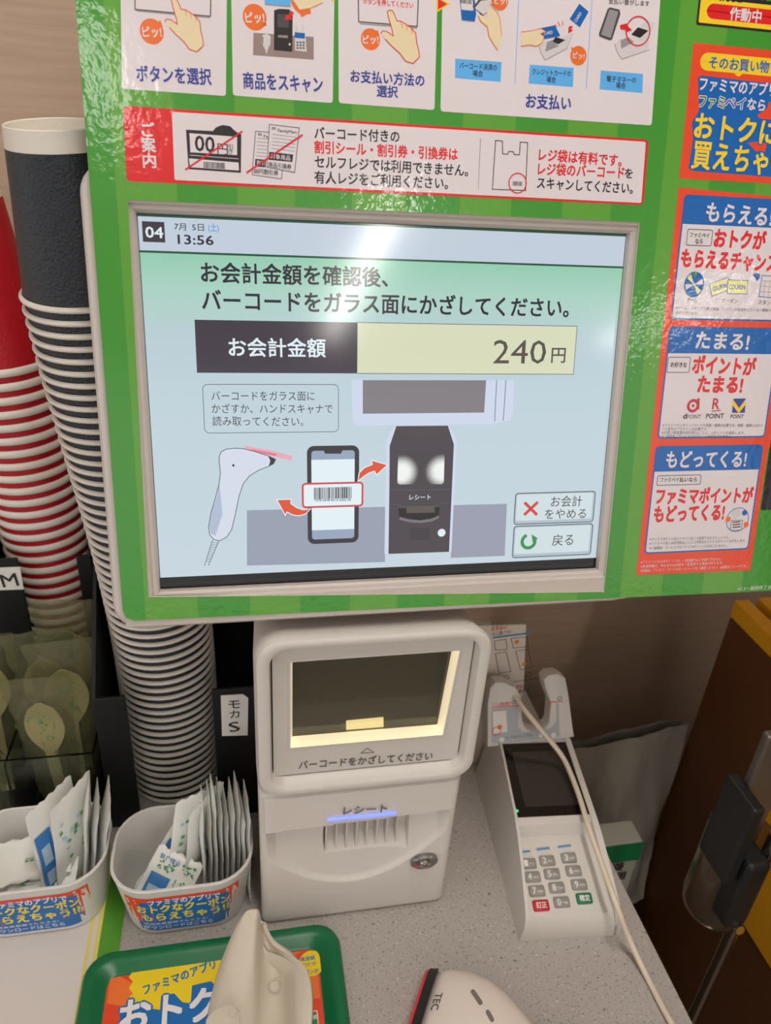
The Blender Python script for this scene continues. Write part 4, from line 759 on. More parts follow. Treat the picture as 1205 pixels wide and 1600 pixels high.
TUBW = mat('tub_white', (222, 220, 216), rough=.35, trans=0, bump=.03, bscale=500); 
SORG = mat('label_orange', (226, 72, 38), rough=.4); SBLU = mat('label_blue', (20, 108, 180), rough=.4); SWHT = mat('label_white', (232, 230, 232), rough=.4); SYEL = mat('label_yellow', (240, 216, 60), rough=.4)
def tub(x0, x1, y0, y1, z0, label):
    t = empty('tub', ((x0 + x1) / 2, (y0 + y1) / 2, z0)); tag(t, label, 'tub', 'white tubs of wet wipes')
    h = .066; tp = .0075
    def rl(g, z, r): return [(x, y, z0 + z) for x, y in rrect(x0 + g, x1 - g, y0 + g, y1 - g, r, 8)]
    L = [rl(tp + .004, 0.0002, .022), rl(tp + .001, .0012, .025), rl(tp, .005, .026), rl(0, h - .002, .031), rl(-.0006, h - .001, .0315), rl(-.0002, h, .031), rl(.0016, h - .0004, .030), rl(.002, h - .003, .029), rl(tp + .002, .004, .024), rl(tp + .006, .0025, .02)]
    bm_obj('tub_body', loft(L), TUBW, t, 40, world=True)
    def mapper(u, v, off):       # label wrapped around the front: u along the width, v down from the rim
        z = h - v; g = tp * (1 - z / h); W = (x1 - x0) / 2 - g; r = .0305 - .2 * g; cx = (x0 + x1) / 2; s_ = u; fl = W - r
        o = off + .0002
        if abs(s_) <= fl: return Vector((cx + s_, y0 + g - o, z0 + z))
        a = min(1.5, (abs(s_) - fl) / r); sg = 1 if s_ > 0 else -1
        return Vector((cx + sg * (fl + (r + o) * math.sin(a)), y0 + g + r - (r + o) * math.cos(a), z0 + z))
    P = Print('coupon_label', None, 0, mapper)
    def grid(u0, u1, v0, v1, m, lay):
        n = 24; P.add([(u0 + (u1 - u0) * i / n, v) for v in (v0, v1) for i in range(n + 1)], [(i, i + 1, n + 2 + i, n + 1 + i) for i in range(n)], m, lay)
    W = .0455
    grid(-W, W, .010, .047, SORG, 1); grid(-W, W, .047, .0590, SBLU, 1); grid(-.033, .036, .016, .047, SBLU, 1.5)
    P.text('ファミマのアプリで', -.026, .0168, .029, .0168, .0075, SWHT, .04, 4, (SBLU, .1), px=False)
    P.text('おトクなクーポン', -.036, .0268, .037, .0262, .0105, SYEL, .045, 4, (SBLU, .1), px=False)
    P.text('もらえちゃう!?', -.033, .0388, .036, .0382, .0105, SYEL, .045, 4, (SBLU, .1), px=False)
    P.text('新規会員登録でもらえる!', -.032, .0485, .018, .0485, .0028, SWHT, .01, 4, px=False); P.text('ダウンロードはこちら', -.0325, .0543, .022, .0540, .0052, SWHT, .02, 4, px=False)
    for sx, sy, k in ((-.040, .015, 1), (-.0395, .0185, 1), (.038, .0135, -1), (.0385, .017, -1), (-.040, .043, 1), (-.041, .047, 1), (.0415, .040, -1), (.041, .044, -1)):
        P.line([(sx - .004, sy + .0012 * k), (sx + .004, sy - .0012 * k)], 0, SWHT, 4, px=False, wu=.0018)
    for sx, sy in ((-.0435, .027), (.0435, .026), (.044, .030)): P.line([(sx, sy), (sx + .001, sy + .002)], 0, SYEL, 4, px=False, wu=.0015)
    P.build(t); return t
tub(-.1145, -.0035, .3835, .4640, .9, 'white tub of wet wipes beside the receipt printer, coupon label on its front')
tub(-.2330, -.1190, .3965, .4770, .9009, 'white tub of wet wipes at the left edge, coupon label on its front')
PKW = mat('packet_film', (238, 238, 234), rough=.36, bump=.3, bscale=160); PKB = mat('packet_blue', (64, 128, 196), rough=.35); PKG = mat('packet_green', (72, 158, 104), rough=.4); PKL = mat('packet_pale_blue', (180, 204, 224), rough=.35)
def packet(loc, rot, w_, h_, th, label, art=1, bend=0.0):
    """crimped pillow packet: width along x, height along z, face towards -y"""
    nx, nz = 10, 16; bm = bmesh.new(); F = []; rnd = random.Random(int(abs(loc[0]) * 1e5) + int(loc[1] * 1e4))
    for sgn in (-1, 1):
        rows = []
        for j in range(nz + 1):
            row = []
            for i in range(nx + 1):
                u, v = i / nx, j / nz; k = min(1, min(v, 1 - v) / .12) if .06 < v < .94 else 0; prof = (math.sin(math.pi * min(1, max(0, (u - .03) / .94))) ** .6) * (k * (2 - k))
                x = (u - .5) * w_; z = v * h_; 
                if j in (0, nz): z += (.0010 if i % 2 else -.0010)
                y = sgn * (th / 2 * max(0, prof) + .00012) + (.0008 * rnd.uniform(-1, 1) * prof if sgn < 0 else 0) + bend * math.sin(math.pi * v) * .01 + .0006 * math.sin(9 * v + 3 * u)
                row.append(bm.verts.new((x, y, z)))
            rows.append(row)
        for j in range(nz):
            for i in range(nx): bm.faces.new((rows[j][i], rows[j][i + 1], rows[j + 1][i + 1], rows[j + 1][i]))
        F.append(rows)
    A, B = F
    per = lambda R: [R[0][i] for i in range(nx + 1)] + [R[j][nx] for j in range(1, nz + 1)] + [R[nz][i] for i in range(nx - 1, -1, -1)] + [R[j][0] for j in range(nz - 1, 0, -1)]
    pa, pb = per(A), per(B)
    for i in range(len(pa)): bm.faces.new((pa[i], pa[(i + 1) % len(pa)], pb[(i + 1) % len(pb)], pb[i]))
    o = bm_obj('wet_wipe_packet', bm, PKW, None, 70); o.location = loc; o.rotation_euler = rot; tag(o, label, 'packet', 'wet wipe packets in the tubs')
    if art:
        def mapper(u, v, off):
            prof = (math.sin(math.pi * min(1, max(0, (u - .03) / .94))) ** .6); k = min(1, min(v, 1 - v) / .12) if .06 < v < .94 else 0
            return world_of(o) @ Vector(((u - .5) * w_, -(th / 2 * prof * k * (2 - k) + .0011 + off) + bend * math.sin(math.pi * v) * .01 + .0006 * math.sin(9 * v + 3 * u), v * h_))
        P = Print('packet_print', None, .0002, mapper)
        def g(u0, u1, v0, v1, m, lay=1):
            n = 8; P.add([(u0 + (u1 - u0) * i / n, v0 + (v1 - v0) * j / n) for j in range(n + 1) for i in range(n + 1)], [(j * (n + 1) + i, j * (n + 1) + i + 1, (j + 1) * (n + 1) + i + 1, (j + 1) * (n + 1) + i) for j in range(n) for i in range(n)], m, lay)
        if art == 1:
            g(.10, .52, .10, .52, PKB); g(.16, .46, .16, .30, PKL, 2)
            for k in range(60): u, v = rnd.uniform(.6, .92), rnd.uniform(.10, .55); g(u, u + .03, v, v + .025, PKG, 2)
            for k in range(26): u, v = rnd.uniform(.14, .5), rnd.uniform(.6, .76); g(u, u + .04, v, v + .025, PKG, 2)
            P.text('おしぼり', .12, .83, .55, .83, .09, PKB, .03, 3, px=False)
            for k in range(30): u, v = rnd.uniform(.62, .9), rnd.uniform(.68, .9); g(u, u + .04, v, v + .02, PKG, 2)
        elif art == 2:
            for k in range(18): u, v = rnd.uniform(.1, .85), rnd.uniform(.15, .8); g(u, u + .07, v, v + .03, (PKG, PKL)[k % 2], 2)
        elif art == 3:
            g(.46, .50, .42, .46, PKG); g(.52, .56, .42, .46, PKG); g(.46, .56, .48, .50, PKG)
        elif art == 4:
            g(.04, .34, .10, .74, PKB); g(.10, .27, .2, .34, PKL, 2); g(.10, .27, .42, .6, PKL, 2)
            for k in range(22): u, v = rnd.uniform(.45, .85), rnd.uniform(.25, .6); g(u, u + .05, v, v + .03, PKG, 2)
        P.build(o)
    return o
R_ = math.radians
def stand(x, y, z, right_, back_, az): return (x, y, z), (Matrix.Rotation(R_(right_), 3, 'Y') @ Matrix.Rotation(R_(-back_), 3, 'X') @ Matrix.Rotation(R_(az), 3, 'Z')).to_euler()
def quad_pose(bl, br, t_):
    """pose of a packet from its bottom corners and its upper left corner"""
    bl, br, t_ = Vector(bl), Vector(br), Vector(t_); o = (bl + br) / 2; x = (br - bl); wd = x.length; x.normalize(); z = t_ - bl; hh = z.length; z.normalize(); x = (x - x.dot(z) * z).normalized(); y = z.cross(x); o = bl + x * wd / 2
    return o, Matrix((x, y, z)).transposed().to_euler(), wd, hh
def packet_at(bl, br, t_, th, label, art, bend=0): o, e, wd, hh = quad_pose(at_z(*bl), at_z(*br), at_z(*t_)); return packet(o, e, wd, hh, th, label, art, bend)
# left tub
packet_at((-25, 1392, .938), (108, 1386, .936), (-20, 1322, .950), .006, 'wet wipe packet lying flat in the tub at the left edge', 3, .4)
packet_at((10, 1398, .928), (116, 1392, .928), (20, 1345, .938), .005, 'wet wipe packet half hidden under the flat one in the left tub', 2)
for k, (x, y, z, r_, b_, az, w_, h_, art, lb) in enumerate((
    (-.1560, .437, .915, -4, 8, 62, .050, .094, 4, 'wet wipe packet with blue print standing in the left tub'),
    (-.1495, .443, .915, 2, 6, 66, .050, .094, 2, 'white wet wipe packet right behind the blue printed one in the left tub'),
    (-.1440, .443, .913, 7, 4, 98, .048, .094, 0, 'wet wipe packet seen edge on, third from the right in the left tub'),
    (-.1400, .443, .912, 9, 4, 100, .048, .090, 0, 'wet wipe packet seen edge on, second from the right in the left tub'),
    (-.1360, .443, .911, 12, 4, 100, .048, .093, 2, 'wet wipe packet leaning against the right wall of the left tub'))):
    l_, e_ = stand(x, y, z, r_, b_, az); packet(l_, e_, w_, h_, .0040, lb, art, .1)
# right tub
packet_at((210, 1396, .936), (290, 1398, .933), (250, 1318, .962), .005, 'wet wipe packet with large blue print leaning at the front of the right tub', 1)
packet_at((232, 1350, .936), (300, 1352, .932), (286, 1262, .974), .004, 'wet wipe packet leaning against the back wall of the right tub', 1)
for x, y, z, r_, b_, az, lb in ((-.0590, .428, .914, 10, 14, 40, 'wet wipe packet behind the large printed one in the right tub'), (-.0520, .427, .913, 8, 10, 62, 'wet wipe packet halfway between the leaning and the upright ones')):
    l_, e_ = stand(x, y, z, r_, b_, az); packet(l_, e_, .050, .086, .0035, lb, 2)
NM = ['first', 'second', 'third', 'fourth', 'fifth', 'sixth', 'seventh', 'eighth', 'ninth', 'tenth']
for k in range(9):
    l_, e_ = stand(-.0450 + .0045 * k, .431 + random.uniform(-.004, .004), .908 + random.uniform(0, .002), 1.5 + random.uniform(-.5, .6), 3 + random.uniform(-3, 3), 97 + random.uniform(-2, 2))
    packet(l_, e_, .048, .090 + random.uniform(-.004, .012) - (.008 if k in (3, 4) else 0), .0034, 'upright wet wipe packet in the right tub, %s of the row from the left' % NM[k], 2 if k > 4 else 0, .10)

# ------------------------------------------------------------------ clear tray with wrapped wooden spoons
ACR = mat('clear_acrylic', (235, 242, 238), rough=.03, trans=1.0, ior=1.3)
sb = empty('spoon_tray', (-.2, .53, .9)); tag(sb, 'clear acrylic box holding the wrapped spoons behind the left tub', 'box')
for nm, dims in (('front_pane', (-.300, -.1345, .4920, .4945, .9, 1.006)), ('side_pane', (-.1370, -.1346, .4946, .588, .9, 1.006)), ('back_pane', (-.300, -.1345, .5881, .5905, .9, 1.02)), ('base_pane', (-.300, -.1375, .4946, .588, .9, .9025)), ('divider_pane', (-.2085, -.2065, .4946, .588, .9026, 1.0))):
    bm_obj(nm, box_bm(*dims, .0004, 1), ACR, sb, world=True)
SPN = mat('spoon_wood', (206, 192, 150), rough=.5, bump=.2, bscale=200, stretch=(1, 1, .1)); FILM = bpy.data.materials.new('clear_film'); FILM.use_nodes = True
nt = FILM.node_tree; nt.nodes.clear(); out = nt.nodes.new('ShaderNodeOutputMaterial'); mx = nt.nodes.new('ShaderNodeMixShader'); tr = nt.nodes.new('ShaderNodeBsdfTransparent'); gl = nt.nodes.new('ShaderNodeBsdfPrincipled'); gl.inputs['Roughness'].default_value = .14; gl.inputs['Base Color'].default_value = lin((128, 124, 96)) + (1,)
tr.inputs[0].default_value = (.90, .92, .82, 1); tcn = nt.nodes.new('ShaderNodeTexCoord'); nz_ = nt.nodes.new('ShaderNodeTexNoise'); nz_.inputs['Scale'].default_value = 90; bpn = nt.nodes.new('ShaderNodeBump'); bpn.inputs['Strength'].default_value = .8; bpn.inputs['Distance'].default_value = .002
nt.links.new(tcn.outputs['Object'], nz_.inputs['Vector']); nt.links.new(nz_.outputs['Fac'], bpn.inputs['Height']); nt.links.new(bpn.outputs[0], gl.inputs['Normal']); mx.inputs[0].default_value = .30
nt.links.new(tr.outputs[0], mx.inputs[1]); nt.links.new(gl.outputs[0], mx.inputs[2]); nt.links.new(mx.outputs[0], out.inputs[0])
SPG = mat('film_green_print', (70, 140, 84), rough=.4)
def spoon(loc, rot, label, s=1.0, bagw=.05):
    """wooden spoon, bowl up, in a loose clear sleeve"""
    bm = bmesh.new(); L = []
    for j in range(21):
        t = j / 20; z = t * .150 * s
        if t < .62: hw = .0052 + .0016 * t
        else: q = (t - .62) / .38; hw = .0062 + .0125 * math.sin(math.pi * min(1, q * .98 + .02)) ** .75
        if t == 1: hw = .002
        dep = 0 if t < .62 else .0065 * math.sin(math.pi * (t - .62) / .38)
        row = []
        for i in range(13): a = -1 + 2 * i / 12; row.append((a * hw * s, -dep * (1 - a * a) * -1 * s, z))
        L.append(row)
    for sgn in (0, .0013): loft([[(x, y + sgn, z) for x, y, z in r] for r in L], False, False, bm, closed=False)
    n = 13; vs = bm.verts; vs.ensure_lookup_table(); N = len(L) * n
    per = [i for i in range(n)] + [k * n + n - 1 for k in range(1, len(L))] + [(len(L) - 1) * n + i for i in range(n - 2, -1, -1)] + [k * n for k in range(len(L) - 2, 0, -1)]
    for i in range(len(per)): bm.faces.new((vs[per[i]], vs[per[(i + 1) % len(per)]], vs[N + per[(i + 1) % len(per)]], vs[N + per[i]]))
    o = bm_obj('wrapped_spoon', bm, SPN, None, 50); o.location = loc; o.rotation_euler = rot; tag(o, label, 'spoon', 'spoons in clear sleeves')
    rnd = random.Random(int(loc[0] * -1e5)); bm = bmesh.new(); R = []
    for sgn in (-1, 1):
        rows = []
        for j in range(27):
            v = j / 26; row = []
            for i in range(13):
                u = i / 12; e = min(1, 5 * min(u, 1 - u)) * min(1, 5 * min(v, 1 - v)); cr = rnd.uniform(-1, 1) * .0024
                row.append(bm.verts.new(((u - .5) * bagw * (.62 + .5 * v) + cr, .003 + sgn * (.0005 + (.0075 if sgn < 0 else .006) * e) + cr * e, -.003 + v * .182 * s + rnd.uniform(-.0008, .0008))))
            rows.append(row)
        for j in range(26):
            for i in range(12): bm.faces.new((rows[j][i], rows[j][i + 1], rows[j + 1][i + 1], rows[j + 1][i]))
        R.append(rows)
    for j in range(26): bm.faces.new((R[0][j][0], R[0][j + 1][0], R[1][j + 1][0], R[1][j][0])); bm.faces.new((R[0][j][12], R[0][j + 1][12], R[1][j + 1][12], R[1][j][12]))
    bm_obj('clear_sleeve', bm, FILM, o, 60, label='crumpled clear film')
    P = Print('sleeve_print', None, 0, lambda u, v, off: world_of(o) @ Vector((u, -.0058 - off, v)))
    for k in range(26): u, v = rnd.gauss(0, .005), s * rnd.gauss(.130, .006); w_ = rnd.uniform(.001, .003); P.add([(u, v), (u + w_, v + .0004), (u + w_, v + .0014), (u, v + .0010)], [(0, 1, 2, 3)], SPG, 0)
    P.line([(.005 + .0028 * math.cos(q * math.pi / 5), .112 * s + .0028 * math.sin(q * math.pi / 5)) for q in range(10)], 0, SPG, 0, True, px=False, wu=.0008); P.build(o)
spoon((-.172, .514, .9085), (R_(-3), R_(-4), R_(-4)), 'wrapped wooden spoon with its round bowl nearest, behind the left tub', .88)
spoon((-.162, .534, .9085), (R_(-3), R_(0), R_(6)), 'wrapped wooden spoon at the right wall of the clear box', 1.0)
spoon((-.180, .553, .9085), (R_(-2), R_(-1), R_(8)), 'wrapped spoon standing behind the nearest one', 1.0)
spoon((-.238, .517, .9085), (R_(-3), R_(-4), R_(-6)), 'wrapped spoon cut by the left edge of the picture', .84)
spoon((-.234, .552, .9085), (R_(-3), R_(1), R_(8)), 'wrapped spoon at the back left of the clear box', .98)
spoon((-.163, .573, .9085), (R_(0), R_(0), R_(-4)), 'wrapped spoon at the back right, below the red cups', 1.12)

# ------------------------------------------------------------------ change tray, scanner rest, hand scanner
TG = mat('tray_green', (0, 104, 60), rough=.33, bump=.08, bscale=300)
tr0 = empty('change_tray', (-.033, .30, .9)); tag(tr0, 'green plastic change tray with an orange and blue advert insert', 'tray')
TZ = .9010
TR = math.radians(0)
def trl(x0, x1, y0, y1, r, z): return [(x, y, TZ + z) for x, y in rrect(x0, x1, y0, y1, r, 8)]
tx0, tx1, ty0, ty1 = -.1335, .0640, .215, .3755
L = [trl(tx0 + .004, tx1 - .004, ty0 + .004, ty1 - .004, .018, 0), trl(tx0, tx1, ty0, ty1, .020, .004), trl(tx0, tx1, ty0, ty1, .020, .0085), trl(tx0 + .002, tx1 - .002, ty0 + .002, ty1 - .002, .019, .0115), trl(tx0 + .006, tx1 - .006, ty0 + .006, ty1 - .006, .016, .0125), trl(tx0 + .011, tx1 - .011, ty0 + .011, ty1 - .011, .013, .0110), trl(tx0 + .0165, tx1 - .0165, ty0 + .0165, ty1 - .0165, .010, .0065), trl(tx0 + .018, tx1 - .018, ty0 + .018, ty1 - .018, .009, .0060)]
bm_obj('tray_body', loft(L), TG, tr0, 40, world=True)
TPL = Plane((0, .3, TZ + .0061), (1, 0, 0), (0, -1, 0)); P = Print('advert_insert', TPL, .0001)
P.box(tx0 + .0185, -(ty1 - .3 - .0185), tx1 - .0185, .3 - ty0 - .0185, SORG, .008, 0)
OR2 = mat('insert_orange', (238, 118, 52), rough=.4); YI = mat('insert_yellow', (238, 208, 30), rough=.4); GI = mat('insert_green', (30, 130, 80), rough=.4)
def ct(x, y): return (x / 3.6515, 1440 + y / 3.65)
for k in range(0, 12, 2):
    c_ = P.q(300, 1590); r0 = .11; t0, t1 = R_(150 + 20 * k), R_(160 + 20 * k)
    ends = [(max(tx0 + .02, min(tx1 - .02, c_[0] + r0 * math.cos(t))), max(-(ty1 - .3 - .019), min(.06, c_[1] + r0 * math.sin(t)))) for t in (t0, t1)]
    P.add([c_, ends[0], ends[1]], [(0, 1, 2)], OR2, 1)
zz = [ct(*q) for q in ((755, 288), (735, 318), (758, 342), (735, 382), (760, 410), (738, 428), (768, 455), (752, 472), (800, 480), (850, 500))]
P.poly(zz + [(300, 1600), (400, 1600), (440, 1500), (430, 1478), (330, 1498)][::1], YI, 2)
a_, b_ = P.q(345, 1494), P.q(430, 1478)
P.text('ファミマのアプリ', 224, 1548, 336, 1506, 15, SBLU, .04, 5)
P.poly([(186, 1600), (188, 1584), (200, 1572), (222, 1574), (250, 1578), (252, 1556), (272, 1552), (285, 1566), (298, 1568), (300, 1540), (330, 1533), (345, 1550), (360, 1640), (180, 1660)], SBLU, 3)
P.text('おトクな', 187, 1592, 395, 1558, 50, SWHT, .045, 6, (SBLU, .09))
P.circ(487, 1505, 20, YI, 2); P.text('会員登録', 462, 1501, 492, 1496, 6, SBLU, .02, 4); P.text('だけで', 468, 1509, 494, 1506, 6, SBLU, .02, 4); P.text('クーポンが', 462, 1522, 498, 1517, 7, SBLU, .03, 4)
P.frame(484, 1581, 498, 1604, 1.4, SWHT, .001, 5); P.rect(486, 1584, 496, 1600, GI, 0, 4); P.text('禁', 487, 1590, 496, 1589, 7, SWHT, .02, 6)
P.build(tr0)
# beige scanner rest standing on the tray: a control net smoothed into a shell
REST = mat('beige_plastic', (204, 194, 178), rough=.45, bump=.3, bscale=90)
net = [
 [(381, 1428, .957), (384, 1424, .959), (389, 1421, .960), (396, 1420, .960), (402, 1420, .960), (405, 1422, .958), (407, 1428, .952), (408, 1437, .946), (409, 1446, .943), (410, 1452, .942)],
 [(368, 1447, .949), (373, 1444, .954), (382, 1442, .956), (394, 1441, .957), (402, 1441, .957), (405, 1446, .950), (409, 1460, .936), (415, 1470, .930), (420, 1476, .930), (424, 1480, .930)],
 [(356, 1475, .938), (362, 1473, .945), (375, 1472, .949), (391, 1470, .951), (401, 1470, .951), (405, 1478, .939), (414, 1492, .923), (432, 1494, .922), (444, 1492, .926), (453, 1491, .930)],
 [(344, 1505, .928), (352, 1503, .937), (369, 1502, .942), (388, 1500, .944), (400, 1500, .944), (405, 1510, .929), (418, 1520, .915), (440, 1516, .917), (458, 1505, .932), (474, 1504, .935)],
 [(335, 1535, .921), (344, 1533, .932), (364, 1532, .936), (385, 1531, .937), (400, 1531, .936), (406, 1543, .919), (420, 1552, .910), (446, 1548, .911), (462, 1530, .934), (484, 1524, .938)],
 [(327, 1568, .916), (337, 1568, .928), (360, 1568, .930), (382, 1568, .929), (399, 1569, .926), (406, 1580, .911), (422, 1586, .9085), (448, 1583, .909), (462, 1566, .933), (488, 1560, .937)],
 [(322, 1605, .914), (333, 1608, .924), (357, 1610, .925), (380, 1612, .922), (398, 1613, .917), (406, 1621, .909), (422, 1625, .9080), (448, 1624, .9085), (462, 1608, .928), (487, 1600, .932)],
 [(318, 1650, .912), (330, 1655, .918), (356, 1660, .918), (380, 1662, .914), (398, 1663, .911), (406, 1668, .909), (420, 1672, .908), (448, 1672, .9085), (460, 1660, .918), (480, 1650, .922)]]
rest = empty('scanner_rest', (0, .31, .905)); tag(rest, 'beige plastic hand scanner rest standing on the green change tray', 'scanner rest')
bm = loft([[at_z(*p) for p in row] for row in net], False, False, closed=False)
o = bm_obj('rest_shell', bm, REST, rest, 0, world=True)
m_ = o.modifiers.new('sub', 'SUBSURF'); m_.levels = m_.render_levels = 3; m_ = o.modifiers.new('sol', 'SOLIDIFY'); m_.thickness = .0035; m_.offset = -1
for p in o.data.polygons: p.use_smooth = True
bot = [at_z(p[0], p[1] + 3, p[2] - .003) for p in [r[0] for r in net]]
bm = bmesh.new()   # foot walls under both rims down to the tray floor
for col, dz in ((0, .0), (9, .0)):
    tp_ = [at_z(*r[col]) + Vector((.003 if col == 0 else -.003, 0, -.003)) for r in net[:]]; loft([tp_, [Vector((p.x + (.012 if col == 0 else -.012), p.y, TZ + .0075)) for p in tp_]], False, False, bm, closed=False)
o = bm_obj('rest_foot', bm, REST, rest, 60, world=True); m_ = o.modifiers.new('sol', 'SOLIDIFY'); m_.thickness = .003
for x, y, z in ((430, 1540, .9150),):
    c_ = at_z(x, y, z); bm = lathe([(.0046, 0), (.0050, .0006), (.0046, .0010), (.0042, .0006), (.0040, 0)], 24); bm.transform(Matrix.Translation(c_)); bm_obj('screw_ring', bm, REST, rest, 60, world=True)

lobe = [[at_z(*p) for p in r] for r in ([(322, 1592, .934), (335, 1578, .937), (352, 1570, .938), (366, 1570, .938), (375, 1580, .937), (376, 1600, .936)], [(312, 1650, .926), (330, 1650, .932), (350, 1650, .933), (364, 1650, .933), (374, 1650, .931), (377, 1650, .928)])]
o = bm_obj('front_lobe', loft(lobe, False, False, closed=False), REST, rest, 60, world=True); m_ = o.modifiers.new('sol', 'SOLIDIFY'); m_.thickness = .009; m_.offset = -1; m_ = o.modifiers.new('bev', 'BEVEL'); m_.width = .002; m_.segments = 3
c_ = at_z(364, 1583, .9368); bm = lathe([(.0032, 0), (.0035, .0006), (.0032, .0010), (.0029, .0006), (.0028, 0)], 24); bm.transform(Matrix.Translation(c_)); bm_obj('screw_ring', bm, REST, rest, 60, world=True)

# hand scanner lying at the bottom edge
hs_ = empty('hand_scanner', (.155, .27, .9)); tag(hs_, 'white hand barcode scanner with black nose lying at the bottom edge', 'barcode scanner')
HSW = mat('scanner_white', (224, 212, 204), rough=.34); 
hx = Vector((.86, -.51, 0)).normalized()       # from the nose backwards
hy = Vector((-hx.y, hx.x, 0))                  # across
ho = at_z(664, 1580, .918)
def hp(a, b, c): return Vector((ho.x, ho.y, .9)) + hx * a + hy * b + Vector((0, 0, c))
SC_ = .86
prof = [(a * SC_, b * SC_, c, d * SC_) for a, b, c, d in [(-.0005, .036, .003, .026), (.004, .0385, .002, .031), (.012, .041, .001, .037), (.028, .0425, .001, .044), (.045, .041, .001, .047), (.062, .036, .001, .045), (.078, .028, .001, .040), (.092, .021, .001, .034), (.11, .0175, .001, .029), (.14, .0165, .001, .027), (.18, .016, .001, .026)]]
def hring(a, hw, z0, z1, n=28, g=0):
    L_ = []
    for i in range(n):
        t = 2 * math.pi * i / n; cx_, sx_ = math.cos(t), math.sin(t); e = .62
        L_.append(hp(a, (hw + g) * math.copysign(abs(cx_) ** e, cx_), (z0 + z1) / 2 + ((z1 - z0) / 2 + g) * math.copysign(abs(sx_) ** .75, sx_)))
    return L_
o = bm_obj('scanner_body', loft([hring(*p) for p in prof]), HSW, hs_, 60, world=True)
bm_obj('nose_bumper', loft([hring(-.0060, .0314, .002, .0250), hring(-.0055, .0322, .002, .0262), hring(-.001, .0331, .0015, .0280), hring(.0008, .0336, .0015, .0290)]), mat('nose_black', (30, 30, 31), rough=.4), hs_, 50, world=True, label='black rubber nose')
bm_obj('nose_glow', loft([hring(-.0082, .0305, .002, .0237), hring(-.0078, .0311, .002, .0243), hring(-.0061, .0314, .002, .0248)]), mat('nose_red', (205, 60, 64), rough=.35), hs_, 50, world=True, label='thin red front glow in plain colour')  # red glow at the nose, put in as a red coloured ring
def topz(a, b):
    for p, q in zip(prof, prof[1:]):
        if p[0] <= a <= q[0]:
            t = (a - p[0]) / (q[0] - p[0]); hw = p[1] + (q[1] - p[1]) * t; z0 = p[2] + (q[2] - p[2]) * t; z1 = p[3] + (q[3] - p[3]) * t
            c_ = min(.999, abs(b) / hw); ct_ = c_ ** (1 / .62); s_ = math.sqrt(1 - ct_ * ct_); return (z0 + z1) / 2 + (z1 - z0) / 2 * s_ ** .75
    return .03
def hmap(u, v, off): return hp(u, v, topz(max(0, u), v) + .0004 + off)
P = Print('scanner_lettering', None, 0, lambda u, v, off: hmap(u, -v, off)); P.text('TEC', .007, -.010, .007, .003, .0052, DKG, .015, 2, px=False); P.build(hs_)
for a, b, l_ in ((.034, .012, .0062), (.046, .003, .0040)):
    bm = bmesh.new(); pts = [(x, y) for x, y in rrect(-l_, l_, -.0016, .0016, .0015, 4)]; an = R_(-42); 
    q = [(a + x * math.cos(an) - y * math.sin(an), b + x * math.sin(an) + y * math.cos(an)) for x, y in pts]
    loft([[hmap(u, v, -.001) for u, v in q], [hmap(u, v, .0004) for u, v in q]], bm=bm); bm_obj('indicator_slot', bm, mat('slot_grey', (120, 114, 108), rough=.4), hs_, 50, world=True)

# ------------------------------------------------------------------ right side: cabinet, stand, bag, green pack
cb = empty('yellow_topped_cabinet', (.6, .3, 0)); tag(cb, 'brown sided cabinet with a yellow framed top at the right edge', 'cabinet')
CX = .50; zc = at_x(1150, 938, CX); CBB = mat('cabinet_brown', (92, 54, 26), rough=.5, var=.08, vscale=8); CBY = mat('cabinet_yellow', (222, 158, 20), rough=.42)
yb = zc.y
bm_obj('side_panel', box_bm(CX, CX + .02, .0, yb, 0, zc.z - .022, .001), CBB, cb, world=True); bm_obj('back_panel', box_bm(CX + .021, CX + .5, yb - .02, yb, 0, zc.z - .022, .001), CBB, cb, world=True)
bm_obj('top_frame', box_bm(CX - .001, CX + .016, .0, yb + .001, zc.z - .021, zc.z, .002), CBY, cb, world=True, label='yellow top edge'); bm_obj('top_frame', box_bm(CX + .026, CX + .5, .0, yb + .001, zc.z - .018, zc.z + .002, .002), CBY, cb, world=True, label='yellow top edge')
bm_obj('groove', box_bm(CX + .0161, CX + .0259, .0, yb, zc.z - .021, zc.z - .014), BLACKP, cb, world=True)
bm_obj('lower_band', box_bm(CX - .0015, CX - .0002, .0, yb - .12, zc.z - .30, zc.z - .13, .0003), CBY, cb, world=True, label='yellow printed band')
st = empty('pole_stand', (.40, .31, 0)); tag(st, 'metal pole stand with a black clamp and clear holder right of the counter', 'stand')
px_, py_ = .3955, .32
bm = lathe([(0, .0), (.0052, .0), (.0052, 1.02), (0, 1.02)], 20); bm.transform(Matrix.Translation((px_, py_, .012))); bm_obj('pole', bm, mat('steel_tube', (150, 140, 130), rough=.25, metal=1), st, 40, world=True)
bm = lathe([(0, 0), (.078, 0), (.078, .006), (.02, .012), (0, .012)], 40); bm.transform(Matrix.Translation((px_, py_, 0))); bm_obj('base_plate', bm, mat('dark_steel', (60, 58, 56), rough=.4, metal=.8), st, 40, world=True)
bm = lathe([(.0, 0), (.020, .001), (.0255, .006), (.027, .016), (.027, .10), (.0255, .10), (.0255, .017), (.024, .008), (.0, .003)], 36); bm.transform(Matrix.Translation((px_ - .004, py_ + .024, .905))); bm_obj('clear_holder', bm, mat('smoky_clear', (170, 150, 130), rough=.08, trans=.9, ior=1.3), st, 50, world=True, label='clear round holder')
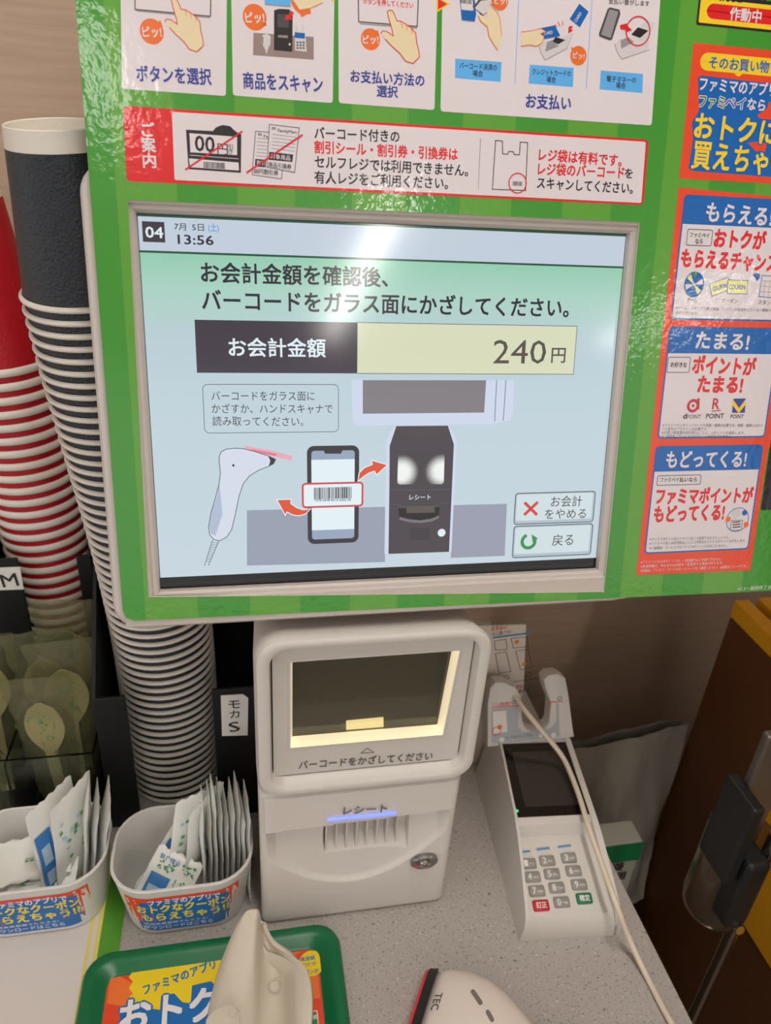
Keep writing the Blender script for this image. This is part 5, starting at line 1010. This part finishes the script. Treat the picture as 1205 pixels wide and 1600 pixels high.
bm_obj('clamp', box_bm(px_ - .024, px_ - .004, py_ - .012, py_ + .014, .935, 1.012, .004), BLACKP, st, world=True, label='black clamp'); bm_obj('clamp_bracket', box_bm(px_ - .036, px_ - .026, py_ - .006, py_ + .030, .985, 1.07, .002), BLACKP, st, world=True)
bm_obj('clamp_plate', box_bm(px_ - .0255, px_ + .004, py_ + .016, py_ + .024, .955, 1.12, .002), mat('bracket_grey', (104, 94, 86), rough=.35, metal=.5), st, world=True)
bm = lathe([(0, 0), (.010, 0), (.0115, .002), (.0115, .020), (.009, .023), (0, .023)], 24); bm.transform(Matrix.Translation((px_ + .008, py_ - .022, .985)) @ Matrix.Rotation(R_(70), 4, 'X')); bm_obj('clamp_knob', bm, BLACKP, st, 40, world=True)
bm_obj('clamp_screw', tube([(px_ - .012, py_ - .016, .938), (px_ - .012, py_ - .002, .934)], .004, 12), CH, st, 50, world=True)
# grey plastic bag
rnd = random.Random(3); bm = bmesh.new(); rows = []
for j in range(40):
    v = j / 39; row = []
    for i in range(44):
        u = i / 43; x = .352 + u * .144; z = .62 + v * (.262 + .024 * u)
        fold = .010 * math.sin(6 * u + 2.2 * v) + .006 * math.sin(15 * u - 6 * v + 1) + .003 * math.sin(33 * u + 12 * v)
        y = .556 + fold * (1.15 - v) - .02 * (1 - v) + .0008 * rnd.uniform(-1, 1)
        row.append((x, y, z))
    rows.append(row)
loft(rows, False, False, bm, closed=False); loft([[(x, y + .012 + .05 * math.sin(math.pi * i / 43) * (1 - .9 * j / 39), z - .003) for i, (x, y, z) in enumerate(r)] for j, r in enumerate(rows)], False, False, bm, closed=False)
o = bm_obj('plastic_bag', bm, mat('bag_grey', (140, 133, 124), rough=.35, bump=.4, bscale=60), None, 70); tag(o, 'crumpled grey plastic bag standing between the counter and the brown cabinet', 'bag')
bm_obj('bag_stand_box', box_bm(.345, .49, .50, .70, 0, .60, .003), mat('dark_crate', (48, 44, 40), rough=.7), None)
o = bpy.data.objects['bag_stand_box']; o.name = 'dark_crate'; tag(o, 'dark crate under the grey bag beside the counter', 'crate')
gp = empty('green_pack', (.43, .485, .6)); tag(gp, 'green and white printed pack below the grey bag', 'pack')
bm_obj('pack_body', box_bm(.340, .412, .470, .4985, .0, .829, .002), mat('pack_white', (170, 170, 160), rough=.5), gp, world=True); bm_obj('pack_band', box_bm(.3395, .4125, .4690, .4697, .800, .8285, .0002), mat('pack_green', (20, 120, 74), rough=.45), gp, world=True, label='green upper band')
GPL = Plane((.340, .4690, .829), (1, 0, 0), (0, 0, -1)); P = Print('pack_lettering', GPL, .0002); P.text('袋', .036, .037, .056, .037, .013, mat('pack_ink', (60, 60, 54), rough=.5), .03, px=False); P.text('専用', .034, .053, .062, .053, .012, mat('pack_ink', (60, 60, 54)), .03, px=False); P.build(gp)
